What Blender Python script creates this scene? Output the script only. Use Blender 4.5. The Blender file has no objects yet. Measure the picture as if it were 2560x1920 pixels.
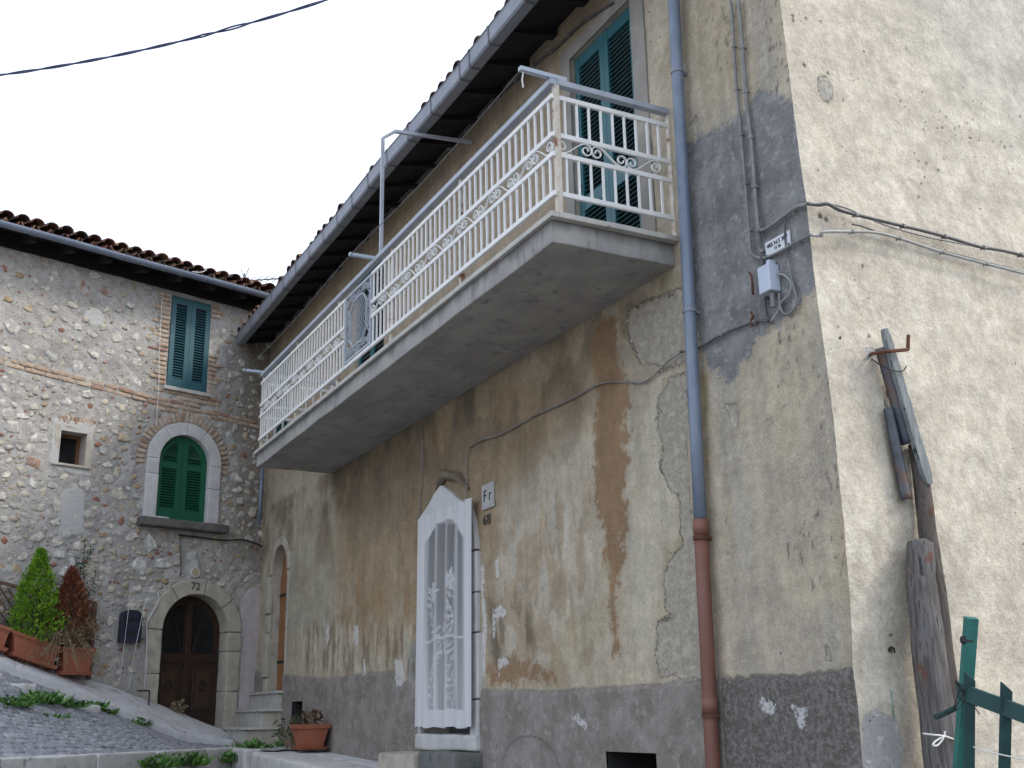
import bpy, bmesh, math, random
import numpy as np
from mathutils import Vector, Matrix, noise as mnoise

scene = bpy.context.scene
col = scene.collection
random.seed(7)
RNG = np.random.default_rng(11)

# ------------------------------------------------------------------ camera
CAM = np.array([4.68866, -4.43589, 1.6])
FPX = 2800.0                                   # focal length in photo pixels (2560 wide)
AX = np.array([[0.45249065, 0.89158688, -0.01802883],
               [-0.25928461, 0.11219264, -0.95926237],
               [-0.85324305, 0.43873185, 0.28194088]])   # right, down, forward
cd = bpy.data.cameras.new('camera')
cam = bpy.data.objects.new('camera', cd)
col.objects.link(cam)
cd.sensor_width = 36.0
cd.lens = FPX / 2560 * 36.0
cd.clip_start = 0.05
cd.clip_end = 2000
mw = Matrix.Identity(4)
for i in range(3):
    mw[i][0] = AX[0][i]; mw[i][1] = -AX[1][i]; mw[i][2] = -AX[2][i]; mw[i][3] = CAM[i]
cam.matrix_world = mw
scene.camera = cam

# ------------------------------------------------------------------ sky, sun, exposure
SUN_DIR = Vector((0.42, 0.60, 0.66)).normalized()       # towards the sun (thin overcast)
world = bpy.data.worlds.new('World'); scene.world = world
world.use_nodes = True
wt = world.node_tree; wt.nodes.clear()
sky = wt.nodes.new('ShaderNodeTexSky'); sky.sky_type = 'NISHITA'; sky.sun_disc = False
sky.sun_elevation = math.asin(SUN_DIR.z)
sky.sun_rotation = math.atan2(SUN_DIR.x, SUN_DIR.y)
sky.air_density = 1.0; sky.dust_density = 2.0; sky.ozone_density = 1.0
veil = wt.nodes.new('ShaderNodeMix'); veil.data_type = 'RGBA'
veil.inputs[0].default_value = 0.62                       # thin white cloud veil over the blue
wt.links.new(sky.outputs[0], veil.inputs[6])
veil.inputs[7].default_value = (7.5, 8.0, 9.0, 1)
bg = wt.nodes.new('ShaderNodeBackground'); bg.inputs[1].default_value = 0.125
wo = wt.nodes.new('ShaderNodeOutputWorld')
wt.links.new(veil.outputs[2], bg.inputs[0]); wt.links.new(bg.outputs[0], wo.inputs[0])

sl = bpy.data.lights.new('sun', 'SUN'); sl.energy = 1.1; sl.angle = math.radians(12)
sl.color = (1.0, 0.93, 0.81)
so = bpy.data.objects.new('sun', sl); col.objects.link(so)
so.rotation_euler = SUN_DIR.to_track_quat('Z', 'Y').to_euler()
so.location = (6, 6, 14)
cy = scene.cycles
cy.max_bounces = 5; cy.diffuse_bounces = 3; cy.glossy_bounces = 2; cy.transmission_bounces = 2; cy.transparent_max_bounces = 8
cy.caustics_reflective = False; cy.caustics_refractive = False
scene.view_settings.view_transform = 'Standard'
scene.view_settings.look = 'None'
scene.view_settings.exposure = 0.96
scene.view_settings.gamma = 1.0
scene.view_settings.use_curve_mapping = False

# ------------------------------------------------------------------ survey: points of the photo on the real wall planes
def ray(x, y):
    d = np.array([(x - 1280) / FPX, (y - 960) / FPX, 1.0])
    return AX.T @ d
def onF(x, y, Y=0.0):                           # facade plane (Y = 0) or a plane parallel to it
    r = ray(x, y); return CAM + r * ((Y - CAM[1]) / r[1])
def onR(x, y, X=0.0):                           # gable plane
    r = ray(x, y); return CAM + r * ((X - CAM[0]) / r[0])
LA = math.radians(17.1075)
P0 = np.array([-12.532, 0.0, 0.0])
DL = np.array([math.sin(LA), -math.cos(LA), 0.0])       # along the stone house, to the left
NL = np.array([math.cos(LA), math.sin(LA), 0.0])        # out of its wall
def onL(x, y, off=0.0):                         # -> (s, z) on the stone house wall
    r = ray(x, y); P = CAM + r * (((P0 - CAM) @ NL + off) / (r @ NL))
    return float((P - P0) @ DL), float(P[2])
def atD(x, y, D): return CAM + ray(x, y) * D
def TW(p): return Vector(p)
def TF(p): return Vector((p[0], -p[1], p[2]))           # (X, out, Z)
def TL(p):                                              # (s, out, Z)
    q = P0 + DL * p[0] + NL * p[1]; return Vector((q[0], q[1], p[2]))
def TR(p): return Vector((p[1], p[0], p[2]))            # (Y, out, Z)

# ------------------------------------------------------------------ materials
def N(t, typ, ins=None, **props):
    n = t.nodes.new(typ)
    for k, v in props.items(): setattr(n, k, v)
    for k, v in (ins or {}).items():
        s = n.inputs[k]
        if isinstance(v, bpy.types.NodeSocket): t.links.new(v, s)
        else: s.default_value = v
    return n
def c4(c): return (c[0], c[1], c[2], 1.0)
def mixc(t, f, a, b, mode='MIX'):
    n = t.nodes.new('ShaderNodeMix'); n.data_type = 'RGBA'; n.blend_type = mode
    for i, v in ((0, f), (6, a), (7, b)):
        if isinstance(v, bpy.types.NodeSocket): t.links.new(v, n.inputs[i])
        else: n.inputs[i].default_value = v if i == 0 else c4(v)
    return n.outputs[2]
def math_(t, op, a, b=0.0, c=None, clamp=False):
    n = t.nodes.new('ShaderNodeMath'); n.operation = op; n.use_clamp = clamp
    for i, v in ((0, a), (1, b), (2, c)):
        if v is None: continue
        if isinstance(v, bpy.types.NodeSocket): t.links.new(v, n.inputs[i])
        else: n.inputs[i].default_value = v
    return n.outputs[0]
def sstep(t, v, lo, hi, a=0.0, b=1.0):
    return N(t, 'ShaderNodeMapRange', {0: v, 1: lo, 2: hi, 3: a, 4: b}, interpolation_type='SMOOTHSTEP').outputs[0]
def newmat(name):
    m = bpy.data.materials.new(name); m.use_nodes = True
    t = m.node_tree; b = t.nodes['Principled BSDF']
    return m, t, b
def noise(t, vec, scale, detail=4, rough=0.55, dist=0.0):
    return N(t, 'ShaderNodeTexNoise', {'Vector': vec, 'Scale': scale, 'Detail': detail, 'Roughness': rough, 'Distortion': dist}).outputs[0]
def objco(t, rnd=False):
    c = t.nodes.new('ShaderNodeTexCoord').outputs['Object']
    if not rnd: return c
    oi = t.nodes.new('ShaderNodeObjectInfo')
    k = math_(t, 'MULTIPLY', oi.outputs['Random'], 37.0)
    return N(t, 'ShaderNodeVectorMath', {0: c, 1: k}, operation='ADD').outputs[0]
def posco(t): return t.nodes.new('ShaderNodeNewGeometry').outputs['Position']
def bumpn(t, b, h, strength, dist, prev=None):
    n = N(t, 'ShaderNodeBump', {'Strength': strength, 'Distance': dist, 'Height': h})
    if prev: t.links.new(prev, n.inputs['Normal'])
    return n.outputs[0]
def M(name, c1, c2, scale=6, rough=0.8, bump=0.4, bscale=45, bdist=0.004, metal=0.0, c3=None, s3=2.0, f3=(0.5, 0.62), spec=0.4):
    """two-tone noise colour, optional third blotch colour, fine bump, in world space"""
    m, t, b = newmat(name)
    co = posco(t)
    cc = mixc(t, sstep(t, noise(t, co, scale), 0.32, 0.68), c1, c2)
    if c3 is not None:
        cc = mixc(t, sstep(t, noise(t, co, s3, 6, 0.65), f3[0], f3[1]), cc, c3)
    t.links.new(cc, b.inputs['Base Color'])
    b.inputs['Roughness'].default_value = rough; b.inputs['Metallic'].default_value = metal
    b.inputs['Specular IOR Level'].default_value = spec
    if bump:
        t.links.new(bumpn(t, b, noise(t, co, bscale, 5, 0.6), bump, bdist), b.inputs['Normal'])
    return m
def MR(name, cols, rough=0.85, scale=14, var=0.25, bump=0.5, bscale=40, bdist=0.006, spec=0.3, blot=None):
    """colour picked per object from a list, mottled"""
    m, t, b = newmat(name)
    co = posco(t)
    oi = t.nodes.new('ShaderNodeObjectInfo')
    cr = t.nodes.new('ShaderNodeValToRGB'); cr.color_ramp.interpolation = 'CONSTANT'
    el = cr.color_ramp.elements
    for i, c in enumerate(cols):
        e = el[0] if i == 0 else (el[1] if i == 1 else el.new(i / len(cols)))
        e.position = i / len(cols); e.color = c4(c)
    t.links.new(oi.outputs['Random'], cr.inputs[0])
    nz = noise(t, co, scale, 5)
    f = sstep(t, nz, 0.25, 0.75, 1 - var, 1 + var)
    cc = N(t, 'ShaderNodeVectorMath', {0: cr.outputs[0], 1: f}, operation='MULTIPLY').outputs[0]
    if blot: cc = mixc(t, sstep(t, noise(t, co, blot[1], 5, .6), blot[2], blot[2] + .12), cc, blot[0])
    t.links.new(cc, b.inputs['Base Color'])
    b.inputs['Roughness'].default_value = rough; b.inputs['Specular IOR Level'].default_value = spec
    t.links.new(bumpn(t, b, noise(t, co, bscale, 5, 0.6), bump, bdist), b.inputs['Normal'])
    return m

# ------------------------------------------------------------------ mesh building
WL = {}                                        # world location of every object (all parents only translate)
def _link(o, loc, parent):
    col.objects.link(o)
    WL[o.name] = Vector(loc)
    if parent is not None:
        o.parent = parent
        o.location = Vector(loc) - WL[parent.name]
    else:
        o.location = loc
    return o
def thing(name, loc, label, cat, group=None):
    o = bpy.data.objects.new(name, None); o.empty_display_size = 0.2
    _link(o, loc, None)
    return tag(o, label, cat, group)
def tag(o, label, cat, group=None):
    o['label'] = label; o['category'] = cat
    if group: o['group'] = group
    return o
def struct(o): o['kind'] = 'structure'; return o
class MB:
    def __init__(s, T=TW): s.v = []; s.f = []; s.T = T
    def add(s, vs, fs):
        k = len(s.v)
        s.v += [s.T(p) for p in vs]; s.f += [[i + k for i in f] for f in fs]; return s
    def box(s, a0, a1, o0, o1, z0, z1):
        vs = [(a, o, z) for a in (a0, a1) for o in (o0, o1) for z in (z0, z1)]
        return s.add(vs, [(0, 1, 3, 2), (4, 6, 7, 5), (0, 4, 5, 1), (2, 3, 7, 6), (0, 2, 6, 4), (1, 5, 7, 3)])
    def hexa(s, vs):                            # 8 corners ordered as in box
        return s.add(vs, [(0, 1, 3, 2), (4, 6, 7, 5), (0, 4, 5, 1), (2, 3, 7, 6), (0, 2, 6, 4), (1, 5, 7, 3)])
    def prism(s, poly, o0, o1):                 # polygon in (a, z) extruded in out
        n = len(poly)
        vs = [(a, o0, z) for a, z in poly] + [(a, o1, z) for a, z in poly]
        return s.add(vs, [list(range(n))] + [list(range(2 * n - 1, n - 1, -1))] + [(i, i + n, (i + 1) % n + n, (i + 1) % n) for i in range(n)])
    def tube(s, pts, r, n=8, cap=True, sy=1.0):
        pts = [s.T(p) for p in pts]; T = s.T; s.T = TW
        m = len(pts); vs = []; up = None
        for i, p in enumerate(pts):
            d = (pts[min(i + 1, m - 1)] - pts[max(i - 1, 0)])
            d = d.normalized() if d.length > 1e-9 else Vector((0, 0, 1))
            if up is None:
                up = Vector((0, 0, 1)) if abs(d.z) < 0.9 else Vector((1, 0, 0))
            x = d.cross(up); x.normalize(); y = x.cross(d); up = y
            rr = r[i] if isinstance(r, (list, tuple)) else r
            for k in range(n):
                a = 2 * math.pi * (k + 0.5) / n
                vs.append(p + x * (rr * math.cos(a)) + y * (rr * sy * math.sin(a)))
        fs = [(i * n + k, i * n + (k + 1) % n, (i + 1) * n + (k + 1) % n, (i + 1) * n + k) for i in range(m - 1) for k in range(n)]
        if cap: fs += [list(range(n))[::-1], list(range((m - 1) * n, m * n))]
        s.add(vs, fs); s.T = T; return s
    def mesh(s, name, mat, smooth=False, recalc=True):
        me = bpy.data.meshes.new(name)
        me.from_pydata([tuple(v) for v in s.v], [], s.f)
        if recalc:
            bm = bmesh.new(); bm.from_mesh(me); bmesh.ops.recalc_face_normals(bm, faces=bm.faces); bm.to_mesh(me); bm.free()
        if smooth: me.polygons.foreach_set('use_smooth', [True] * len(me.polygons))
        if mat: me.materials.append(mat)
        me.update(); return me
    def build(s, name, mat, parent=None, smooth=False, label=None, bevel=0.0, origin=None, recalc=True):
        if origin is None:
            a = np.array([tuple(v) for v in s.v]); mn = a.min(0); mx = a.max(0)
            origin = Vector(((mn[0] + mx[0]) / 2, (mn[1] + mx[1]) / 2, mn[2]))
        s.v = [v - origin for v in s.v]
        o = bpy.data.objects.new(name, s.mesh(name, mat, smooth, recalc))
        _link(o, origin, parent)
        if label: o['label'] = label
        if bevel:
            md = o.modifiers.new('bevel', 'BEVEL'); md.width = bevel; md.segments = 2; md.limit_method = 'ANGLE'
        return o
def inst(name, me, loc, rot3, scale, parent):
    """object sharing mesh data, axes = columns of rot3"""
    o = bpy.data.objects.new(name, me)
    m = Matrix(rot3).to_3x3() if rot3 is not None else Matrix.Identity(3)
    _link(o, loc, parent)
    o.rotation_euler = m.to_euler(); o.scale = scale
    return o
RL = Matrix((Vector(-DL), Vector(NL) * -1, Vector((0, 0, 1)))).transposed()   # (right, into wall, up) on the stone house
def rough_box(mb_T, a0, a1, o0, o1, z0, z1, cuts=3, amp=0.01, freq=6, bev=0.015, seed=0):
    """box with rounded, uneven edges as an MB"""
    bm = bmesh.new(); bmesh.ops.create_cube(bm, size=1)
    sx, sy, sz = a1 - a0, o1 - o0, z1 - z0
    for v in bm.verts: v.co = Vector((v.co.x * sx, v.co.y * sy, v.co.z * sz))
    bmesh.ops.bevel(bm, geom=bm.edges[:], offset=bev, segments=2, affect='EDGES', profile=0.6)
    long = [e for e in bm.edges if e.calc_length() > 2.5 * bev]
    bmesh.ops.subdivide_edges(bm, edges=long, cuts=cuts, use_grid_fill=True)
    mb = MB(mb_T); cx, cy, cz = (a0 + a1) / 2, (o0 + o1) / 2, (z0 + z1) / 2
    vs = []
    for v in bm.verts:
        p = v.co + mnoise.noise_vector(v.co * freq + Vector((seed * 3.7, seed * 1.3, seed))) * amp
        vs.append((p.x + cx, p.y + cy, p.z + cz))
    bm.verts.index_update()
    mb.add(vs, [[v.index for v in f.verts] for f in bm.faces]); bm.free(); return mb
def rect_xz(x0, x1, z0, z1): return [(x0, z0), (x1, z0), (x1, z1), (x0, z1)]
def text_mesh(s, size, mat, ext=0.0015):
    cu = bpy.data.curves.new('t', 'FONT'); cu.body = s; cu.size = size; cu.extrude = ext
    cu.align_x = 'CENTER'; cu.align_y = 'CENTER'
    o = bpy.data.objects.new('t', cu); col.objects.link(o)
    dg = bpy.context.evaluated_depsgraph_get()
    me = bpy.data.meshes.new_from_object(o.evaluated_get(dg))
    bpy.data.objects.remove(o); bpy.data.curves.remove(cu)
    me.materials.clear(); me.materials.append(mat); return me
RTF = Matrix(((1, 0, 0), (0, 0, -1), (0, 1, 0)))          # text axes on the facade: x->X, y->Z, z->-Y
RTL = Matrix((Vector(-DL), Vector((0, 0, 1)), Vector(NL))).transposed()

# numpy noise and masks
def _h(i, j, sd):
    n = (i.astype(np.int64) * 374761393 + j.astype(np.int64) * 668265263 + sd * 1442695041) & 0x7fffffff
    n = ((n ^ (n >> 13)) * 1274126177) & 0x7fffffff
    return ((n ^ (n >> 16)) & 0xffff) / 65535.0
def vn(x, y, sd=0):
    i = np.floor(x); j = np.floor(y); u = x - i; v = y - j
    u = u * u * (3 - 2 * u); v = v * v * (3 - 2 * v)
    a = _h(i, j, sd); b = _h(i + 1, j, sd); c = _h(i, j + 1, sd); d = _h(i + 1, j + 1, sd)
    return (a * (1 - u) + b * u) * (1 - v) + (c * (1 - u) + d * u) * v
def fbm(x, y, sd=0, o=4):
    s = 0; w = 0.5
    for k in range(o): s = s + w * vn(x * 2 ** k, y * 2 ** k, sd + k * 17); w *= 0.5
    return s / (1 - 0.5 ** o)
def sdf(X, Z, poly):
    P = np.array(poly); d = np.full(X.shape, 1e9); ins = np.zeros(X.shape, bool)
    for i in range(len(P)):
        x0, y0 = P[i]; x1, y1 = P[(i + 1) % len(P)]
        ex, ey = x1 - x0, y1 - y0
        t = np.clip(((X - x0) * ex + (Z - y0) * ey) / (ex * ex + ey * ey + 1e-12), 0, 1)
        d = np.minimum(d, np.hypot(X - x0 - t * ex, Z - y0 - t * ey))
        if y0 != y1:
            c = ((y0 > Z) != (y1 > Z)) & (X < (x1 - x0) * (Z - y0) / (y1 - y0) + x0); ins ^= c
    return np.where(ins, -d, d)
def ramp(d, w): return np.clip(0.5 - d / w, 0, 1)          # 0.5 on the outline
def ss(x, a, b): t = np.clip((x - a) / (b - a), 0, 1); return t * t * (3 - 2 * t)
def polyF(pts): return [(float(p[0]), float(p[2])) for p in (onF(*q) for q in pts)]
def polyR(pts): return [(float(p[1]), float(p[2])) for p in (onR(*q) for q in pts)]
def grid_wall(name, A, Z, out, T, attrs, holes, mat, parent):
    """fine wall sheet; A, Z 1-D, out 2-D offsets; holes: fn(a, z)->bool mask on face centres"""
    na, nz = len(A), len(Z)
    AA, ZZ = np.meshgrid(A, Z, indexing='ij')
    v = T(AA, out, ZZ).reshape(-1, 3)
    ii, jj = np.meshgrid(np.arange(na - 1), np.arange(nz - 1), indexing='ij')
    ca = (A[ii] + A[ii + 1]) / 2; cz = (Z[jj] + Z[jj + 1]) / 2
    keep = ~holes(ca, cz)
    k = (ii * nz + jj)[keep]
    q = np.stack([k, k + nz, k + nz + 1, k + 1], 1).astype(np.int32)
    me = bpy.data.meshes.new(name)
    me.vertices.add(len(v)); me.vertices.foreach_set('co', v.astype(np.float32).ravel())
    me.loops.add(q.size); me.loops.foreach_set('vertex_index', q.ravel())
    me.polygons.add(len(q)); me.polygons.foreach_set('loop_start', np.arange(0, q.size, 4, dtype=np.int32))
    me.polygons.foreach_set('use_smooth', np.ones(len(q), bool))
    me.update(calc_edges=True)
    for an, arr in attrs.items():
        at = me.attributes.new(an, 'FLOAT_COLOR', 'POINT')
        at.data.foreach_set('color', arr.reshape(-1, 4).astype(np.float32).ravel())
    me.materials.append(mat)
    o = bpy.data.objects.new(name, me); _link(o, (0, 0, 0), parent); return o

# ================================================================== materials in use
m_white_iron = M('white painted iron', (.80, .80, .78), (.72, .72, .71), 9, .5, .15, 60, .001, 0, (.30, .15, .07), 6.0, (.70, .76))
m_grey_iron = M('blue grey painted iron', (.40, .435, .49), (.34, .375, .43), 8, .5, .1, 50, .001, 0, (.30, .20, .14), 4.0, (.68, .76))
m_gutter = M('galvanised gutter', (.25, .265, .305), (.20, .215, .255), 5, .5, .1, 30, .001, .15, (.20, .20, .22), 3, (.6, .75))
m_pipe = M('grey blue pipe', (.145, .185, .25), (.195, .235, .30), 5, .42, .1, 40, .001, .1, (.42, .42, .42), 9, (.70, .74))
m_pipe_red = M('brown clay pipe', (.20, .090, .064), (.155, .070, .052), 5, .55, .1, 40, .001, 0, (.16, .08, .06), 2, (.55, .7))
m_black = M('black rubber', (.02, .02, .022), (.03, .03, .032), 9, .5, 0)
m_cable = M('grey cable', (.17, .17, .17), (.24, .24, .235), 12, .55, 0)
m_cable_dark = M('dark cable', (.075, .075, .08), (.11, .11, .11), 12, .6, 0)
m_cable_light = M('pale cable', (.36, .37, .36), (.28, .29, .28), 12, .55, 0)
m_green = M('blue green shutter paint', (.018, .098, .115), (.024, .120, .138), 7, .45, .15, 50, .001, 0, (.05, .13, .14), 6, (.62, .8))
m_green_l = M('dull blue shutter paint', (.022, .088, .112), (.03, .105, .13), 9, .55, .2, 50, .001, 0, (.10, .15, .16), 7, (.6, .8))
m_green_a = M('deep green shutter paint', (.008, .090, .045), (.010, .105, .055), 7, .45, .1, 50, .001)
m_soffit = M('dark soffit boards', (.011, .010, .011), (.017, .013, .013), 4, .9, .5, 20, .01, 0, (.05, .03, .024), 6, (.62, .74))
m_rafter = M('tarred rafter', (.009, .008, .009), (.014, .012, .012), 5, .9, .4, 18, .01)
m_tile = MR('roof tile clay', [(.17, .085, .06), (.13, .07, .052), (.20, .11, .075), (.10, .062, .05), (.23, .14, .10)], .9, 9, .35, .5, 25, .01, .2, ((.05, .048, .04), 5, .50))
m_tilefar = M('roof tile bed', (.14, .075, .055), (.10, .06, .05), 4, .9, .6, 12, .03)
m_slab, t, b = newmat('balcony concrete'); co = posco(t)
c = mixc(t, sstep(t, noise(t, co, 3.0, 6, .6), .32, .68), (.36, .35, .33), (.28, .275, .265))
c = mixc(t, sstep(t, noise(t, N(t, 'ShaderNodeMapping', {'Vector': co, 'Scale': (.7, 3.0, 2.0)}).outputs[0], 1.3, 5, .55), .46, .74, 0, .55), c, (.19, .185, .18))
c = mixc(t, sstep(t, noise(t, N(t, 'ShaderNodeMapping', {'Vector': co, 'Scale': (9, 9, 1.2)}).outputs[0], 1.0, 5, .6), .55, .70, 0, .6), c, (.13, .125, .12))
c = mixc(t, sstep(t, noise(t, co, 30, 5, .6), .58, .72, 0, .4), c, (.44, .43, .40))
t.links.new(c, b.inputs['Base Color']); b.inputs['Roughness'].default_value = .93
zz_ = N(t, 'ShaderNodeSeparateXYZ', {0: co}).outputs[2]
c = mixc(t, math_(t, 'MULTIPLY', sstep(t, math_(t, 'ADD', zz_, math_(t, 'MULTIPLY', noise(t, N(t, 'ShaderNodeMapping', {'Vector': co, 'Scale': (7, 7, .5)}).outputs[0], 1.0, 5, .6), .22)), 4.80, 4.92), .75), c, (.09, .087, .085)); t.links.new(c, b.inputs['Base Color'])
t.links.new(bumpn(t, b, noise(t, co, 24, 6, .65), .6, .012), b.inputs['Normal'])
m_marble = M('worn marble edge', (.50, .49, .45), (.40, .39, .36), 6, .7, .3, 40, .003, 0, (.22, .21, .19), 8, (.60, .72))
m_reveal = M('plaster reveal', (.42, .38, .32), (.34, .31, .27), 5, .9, .4, 30, .004)
m_dark = M('dark interior', (.02, .02, .02), (.03, .03, .03), 3, .9, 0)
m_doordark = M('old grey door boards', (.10, .10, .105), (.14, .14, .145), 4, .7, .2, 20, .004)
m_stonewhite = M('white painted stone', (.56, .56, .55), (.46, .46, .455), 6, .85, .5, 28, .006, 0, (.36, .35, .32), 4, (.62, .75))
m_greystone = M('dressed grey stone', (.45, .415, .345), (.36, .335, .28), 7, .9, .7, 32, .008, 0, (.22, .205, .18), 3.4, (.54, .72))
m_wood_or = M('varnished orange wood', (.30, .135, .055), (.24, .105, .042), 6, .55, .3, 22, .003)
m_wood_dk = M('dark stained door wood', (.040, .023, .015), (.030, .017, .011), 9, .42, .25, 26, .003)
m_iron = M('black iron', (.015, .015, .017), (.02, .02, .022), 9, .5, 0)
m_rust = M('rusted iron', (.14, .055, .03), (.085, .036, .022), 18, .85, .5, 60, .002)
m_box = M('pale grey plastic', (.50, .56, .66), (.46, .52, .62), 3, .4, 0)
m_plate = M('white enamel', (.66, .68, .72), (.58, .60, .64), 8, .4, 0)
m_ink = M('black ink', (.03, .03, .032), (.04, .04, .042), 9, .7, 0)
m_terra = M('terracotta planter', (.34, .115, .065), (.29, .095, .052), 4, .7, .2, 30, .002, 0, (.36, .18, .12), 3, (.6, .75))
m_soil = M('potting soil', (.05, .035, .025), (.08, .06, .045), 20, 1, .8, 40, .02)
m_lattice = M('trellis wood', (.13, .075, .048), (.10, .055, .036), 9, .8, .3, 30, .003)
m_fence = M('teal painted wood', (.020, .125, .105), (.028, .16, .135), 7, .6, .4, 26, .003, 0, (.012, .05, .055), 3.2, (.52, .66))
m_fence_dk = M('dark teal painted wood', (.010, .042, .044), (.016, .062, .060), 7, .6, .4, 26, .003)
m_string = M('white string', (.7, .7, .67), (.6, .6, .58), 20, .8, 0)
m_steel_lt = M('pale painted steel', (.42, .47, .55), (.38, .43, .51), 4, .4, 0)

def plaster_nodes(m, t, b, cem, stain, peel, white, plin, stk=1.0):
    """weathered plaster: base colour and soft masks come from the wall, edges broken up by noise"""
    co = posco(t)
    A = N(t, 'ShaderNodeAttribute', attribute_name='Col')
    K = N(t, 'ShaderNodeAttribute', attribute_name='Msk')
    K2 = N(t, 'ShaderNodeAttribute', attribute_name='Msk2')
    sp = N(t, 'ShaderNodeSeparateColor', {0: K.outputs['Color']}); sp2 = N(t, 'ShaderNodeSeparateColor', {0: K2.outputs['Color']})
    mp = N(t, 'ShaderNodeMapping', {'Vector': co, 'Scale': (8, 8, .9)}).outputs[0]
    fine = noise(t, co, 75, 4, .62); mid = noise(t, co, 13, 4, .6); streak = noise(t, mp, 1.0, 3, .6)
    f2 = noise(t, co, 34, 4, .7)
    edge = math_(t, 'ADD', math_(t, 'MULTIPLY', math_(t, 'SUBTRACT', mid, .5), .80), math_(t, 'MULTIPLY', math_(t, 'SUBTRACT', fine, .5), .45))
    edge = math_(t, 'ADD', edge, math_(t, 'MULTIPLY', math_(t, 'SUBTRACT', f2, .5), .55))
    blot = noise(t, co, 3.4, 6, .68)
    def fac(mask, w=.06): return sstep(t, math_(t, 'ADD', mask, edge), .5 - w, .5 + w)
    c = A.outputs['Color']
    k = math_(t, 'MULTIPLY', sstep(t, fine, .2, .8, .84, 1.14), sstep(t, streak, .25, .75, 1 - .11 * stk, 1 + .08 * stk))
    k = math_(t, 'MULTIPLY', k, sstep(t, mid, .2, .8, .86, 1.12)); k = math_(t, 'MULTIPLY', k, sstep(t, blot, .3, .7, .84, 1.12)); k = math_(t, 'MULTIPLY', k, sstep(t, f2, .25, .75, .90, 1.08))
    c = N(t, 'ShaderNodeVectorMath', {0: c, 1: k}, operation='MULTIPLY').outputs[0]
    fst = math_(t, 'MULTIPLY', sstep(t, math_(t, 'ADD', sp.outputs[1], math_(t, 'MULTIPLY', edge, 1.7)), .36, .64), .92)
    c = mixc(t, fst, c, N(t, 'ShaderNodeVectorMath', {0: mixc(t, sstep(t, mid, .35, .7), stain[0], stain[1]), 1: k}, operation='MULTIPLY').outputs[0])
    pm = math_(t, 'ADD', sp.outputs[2], edge); fp = sstep(t, pm, .465, .535)
    pcl = mixc(t, sstep(t, f2, .38, .62), peel[0], peel[1]); pcl = mixc(t, sstep(t, mid, .50, .66, 0, .7), pcl, [x * 1.22 for x in peel[0]]); pcl = mixc(t, sstep(t, math_(t, 'ADD', math_(t, 'MULTIPLY', mid, .5), math_(t, 'MULTIPLY', f2, .5)), .40, .34, 0, .7), pcl, [x * .5 for x in peel[1]])
    c = mixc(t, fp, c, pcl)
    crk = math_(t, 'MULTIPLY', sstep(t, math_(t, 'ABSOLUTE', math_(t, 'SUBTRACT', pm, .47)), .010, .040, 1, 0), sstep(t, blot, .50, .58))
    c = mixc(t, math_(t, 'MULTIPLY', crk, .6), c, (.09, .082, .072))  # crack line and edge shadow, both painted dark along the peel outline
    fc = fac(sp.outputs[0], .04)
    cc_ = mixc(t, sstep(t, blot, .34, .66), cem[0], cem[1]); cc_ = mixc(t, sstep(t, mid, .52, .72, 0, .7), cc_, [x * 1.5 for x in cem[1]]); cc_ = mixc(t, sstep(t, f2, .56, .66, 0, .6), cc_, [x * .62 for x in cem[0]])
    c = mixc(t, fc, c, cc_)
    fpl = sstep(t, math_(t, 'ADD', sp2.outputs[0], math_(t, 'MULTIPLY', edge, .45)), .40, .60)
    dk = sstep(t, sp2.outputs[1], .25, .75)
    pl0 = mixc(t, sstep(t, blot, .36, .64), plin[0], plin[1]); pl0 = mixc(t, sstep(t, mid, .52, .72, 0, .6), pl0, [x * 1.35 for x in plin[1]]); pl0 = mixc(t, sstep(t, f2, .55, .68, 0, .5), pl0, [x * .6 for x in plin[0]])
    pl1 = mixc(t, sstep(t, f2, .40, .62), plin[2], plin[3]); pl1 = mixc(t, sstep(t, math_(t, 'ADD', math_(t, 'MULTIPLY', blot, .6), math_(t, 'MULTIPLY', f2, .4)), .56, .66, 0, .75), pl1, (.30, .29, .275))
    pc = mixc(t, dk, pl0, pl1)
    c = mixc(t, fpl, c, pc)
    fw = fac(sp2.outputs[2], .10)
    c = mixc(t, math_(t, 'MULTIPLY', math_(t, 'MULTIPLY', fw, .85), sstep(t, f2, .34, .56)), c, white)
    # pits and specks
    vo = N(t, 'ShaderNodeTexVoronoi', {'Vector': co, 'Scale': 16.0, 'Randomness': 1.0})
    pit = math_(t, 'MULTIPLY', sstep(t, vo.outputs['Distance'], .07, .13, 1, 0), sstep(t, noise(t, co, 2.3, 3), .58, .66))
    c = mixc(t, math_(t, 'MULTIPLY', pit, .75), c, (.07, .065, .06))
    t.links.new(c, b.inputs['Base Color'])
    b.inputs['Roughness'].default_value = .92; b.inputs['Specular IOR Level'].default_value = .2
    h = math_(t, 'ADD', math_(t, 'SUBTRACT', math_(t, 'MULTIPLY', fp, -1.0), math_(t, 'MULTIPLY', crk, .8)), math_(t, 'MULTIPLY', fc, -.25))
    h = math_(t, 'ADD', h, math_(t, 'MULTIPLY', fpl, .45)); h = math_(t, 'ADD', h, math_(t, 'MULTIPLY', pit, -.6))
    rgh = math_(t, 'ADD', .22, math_(t, 'ADD', math_(t, 'MULTIPLY', fpl, .55), math_(t, 'MULTIPLY', math_(t, 'ADD', fp, fc), .25)))
    rg2 = math_(t, 'ADD', .0066, math_(t, 'MULTIPLY', math_(t, 'MULTIPLY', fpl, dk), .016))
    H = math_(t, 'ADD', math_(t, 'MULTIPLY', h, .0145), math_(t, 'MULTIPLY', math_(t, 'MULTIPLY', fine, rgh), .012))
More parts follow.
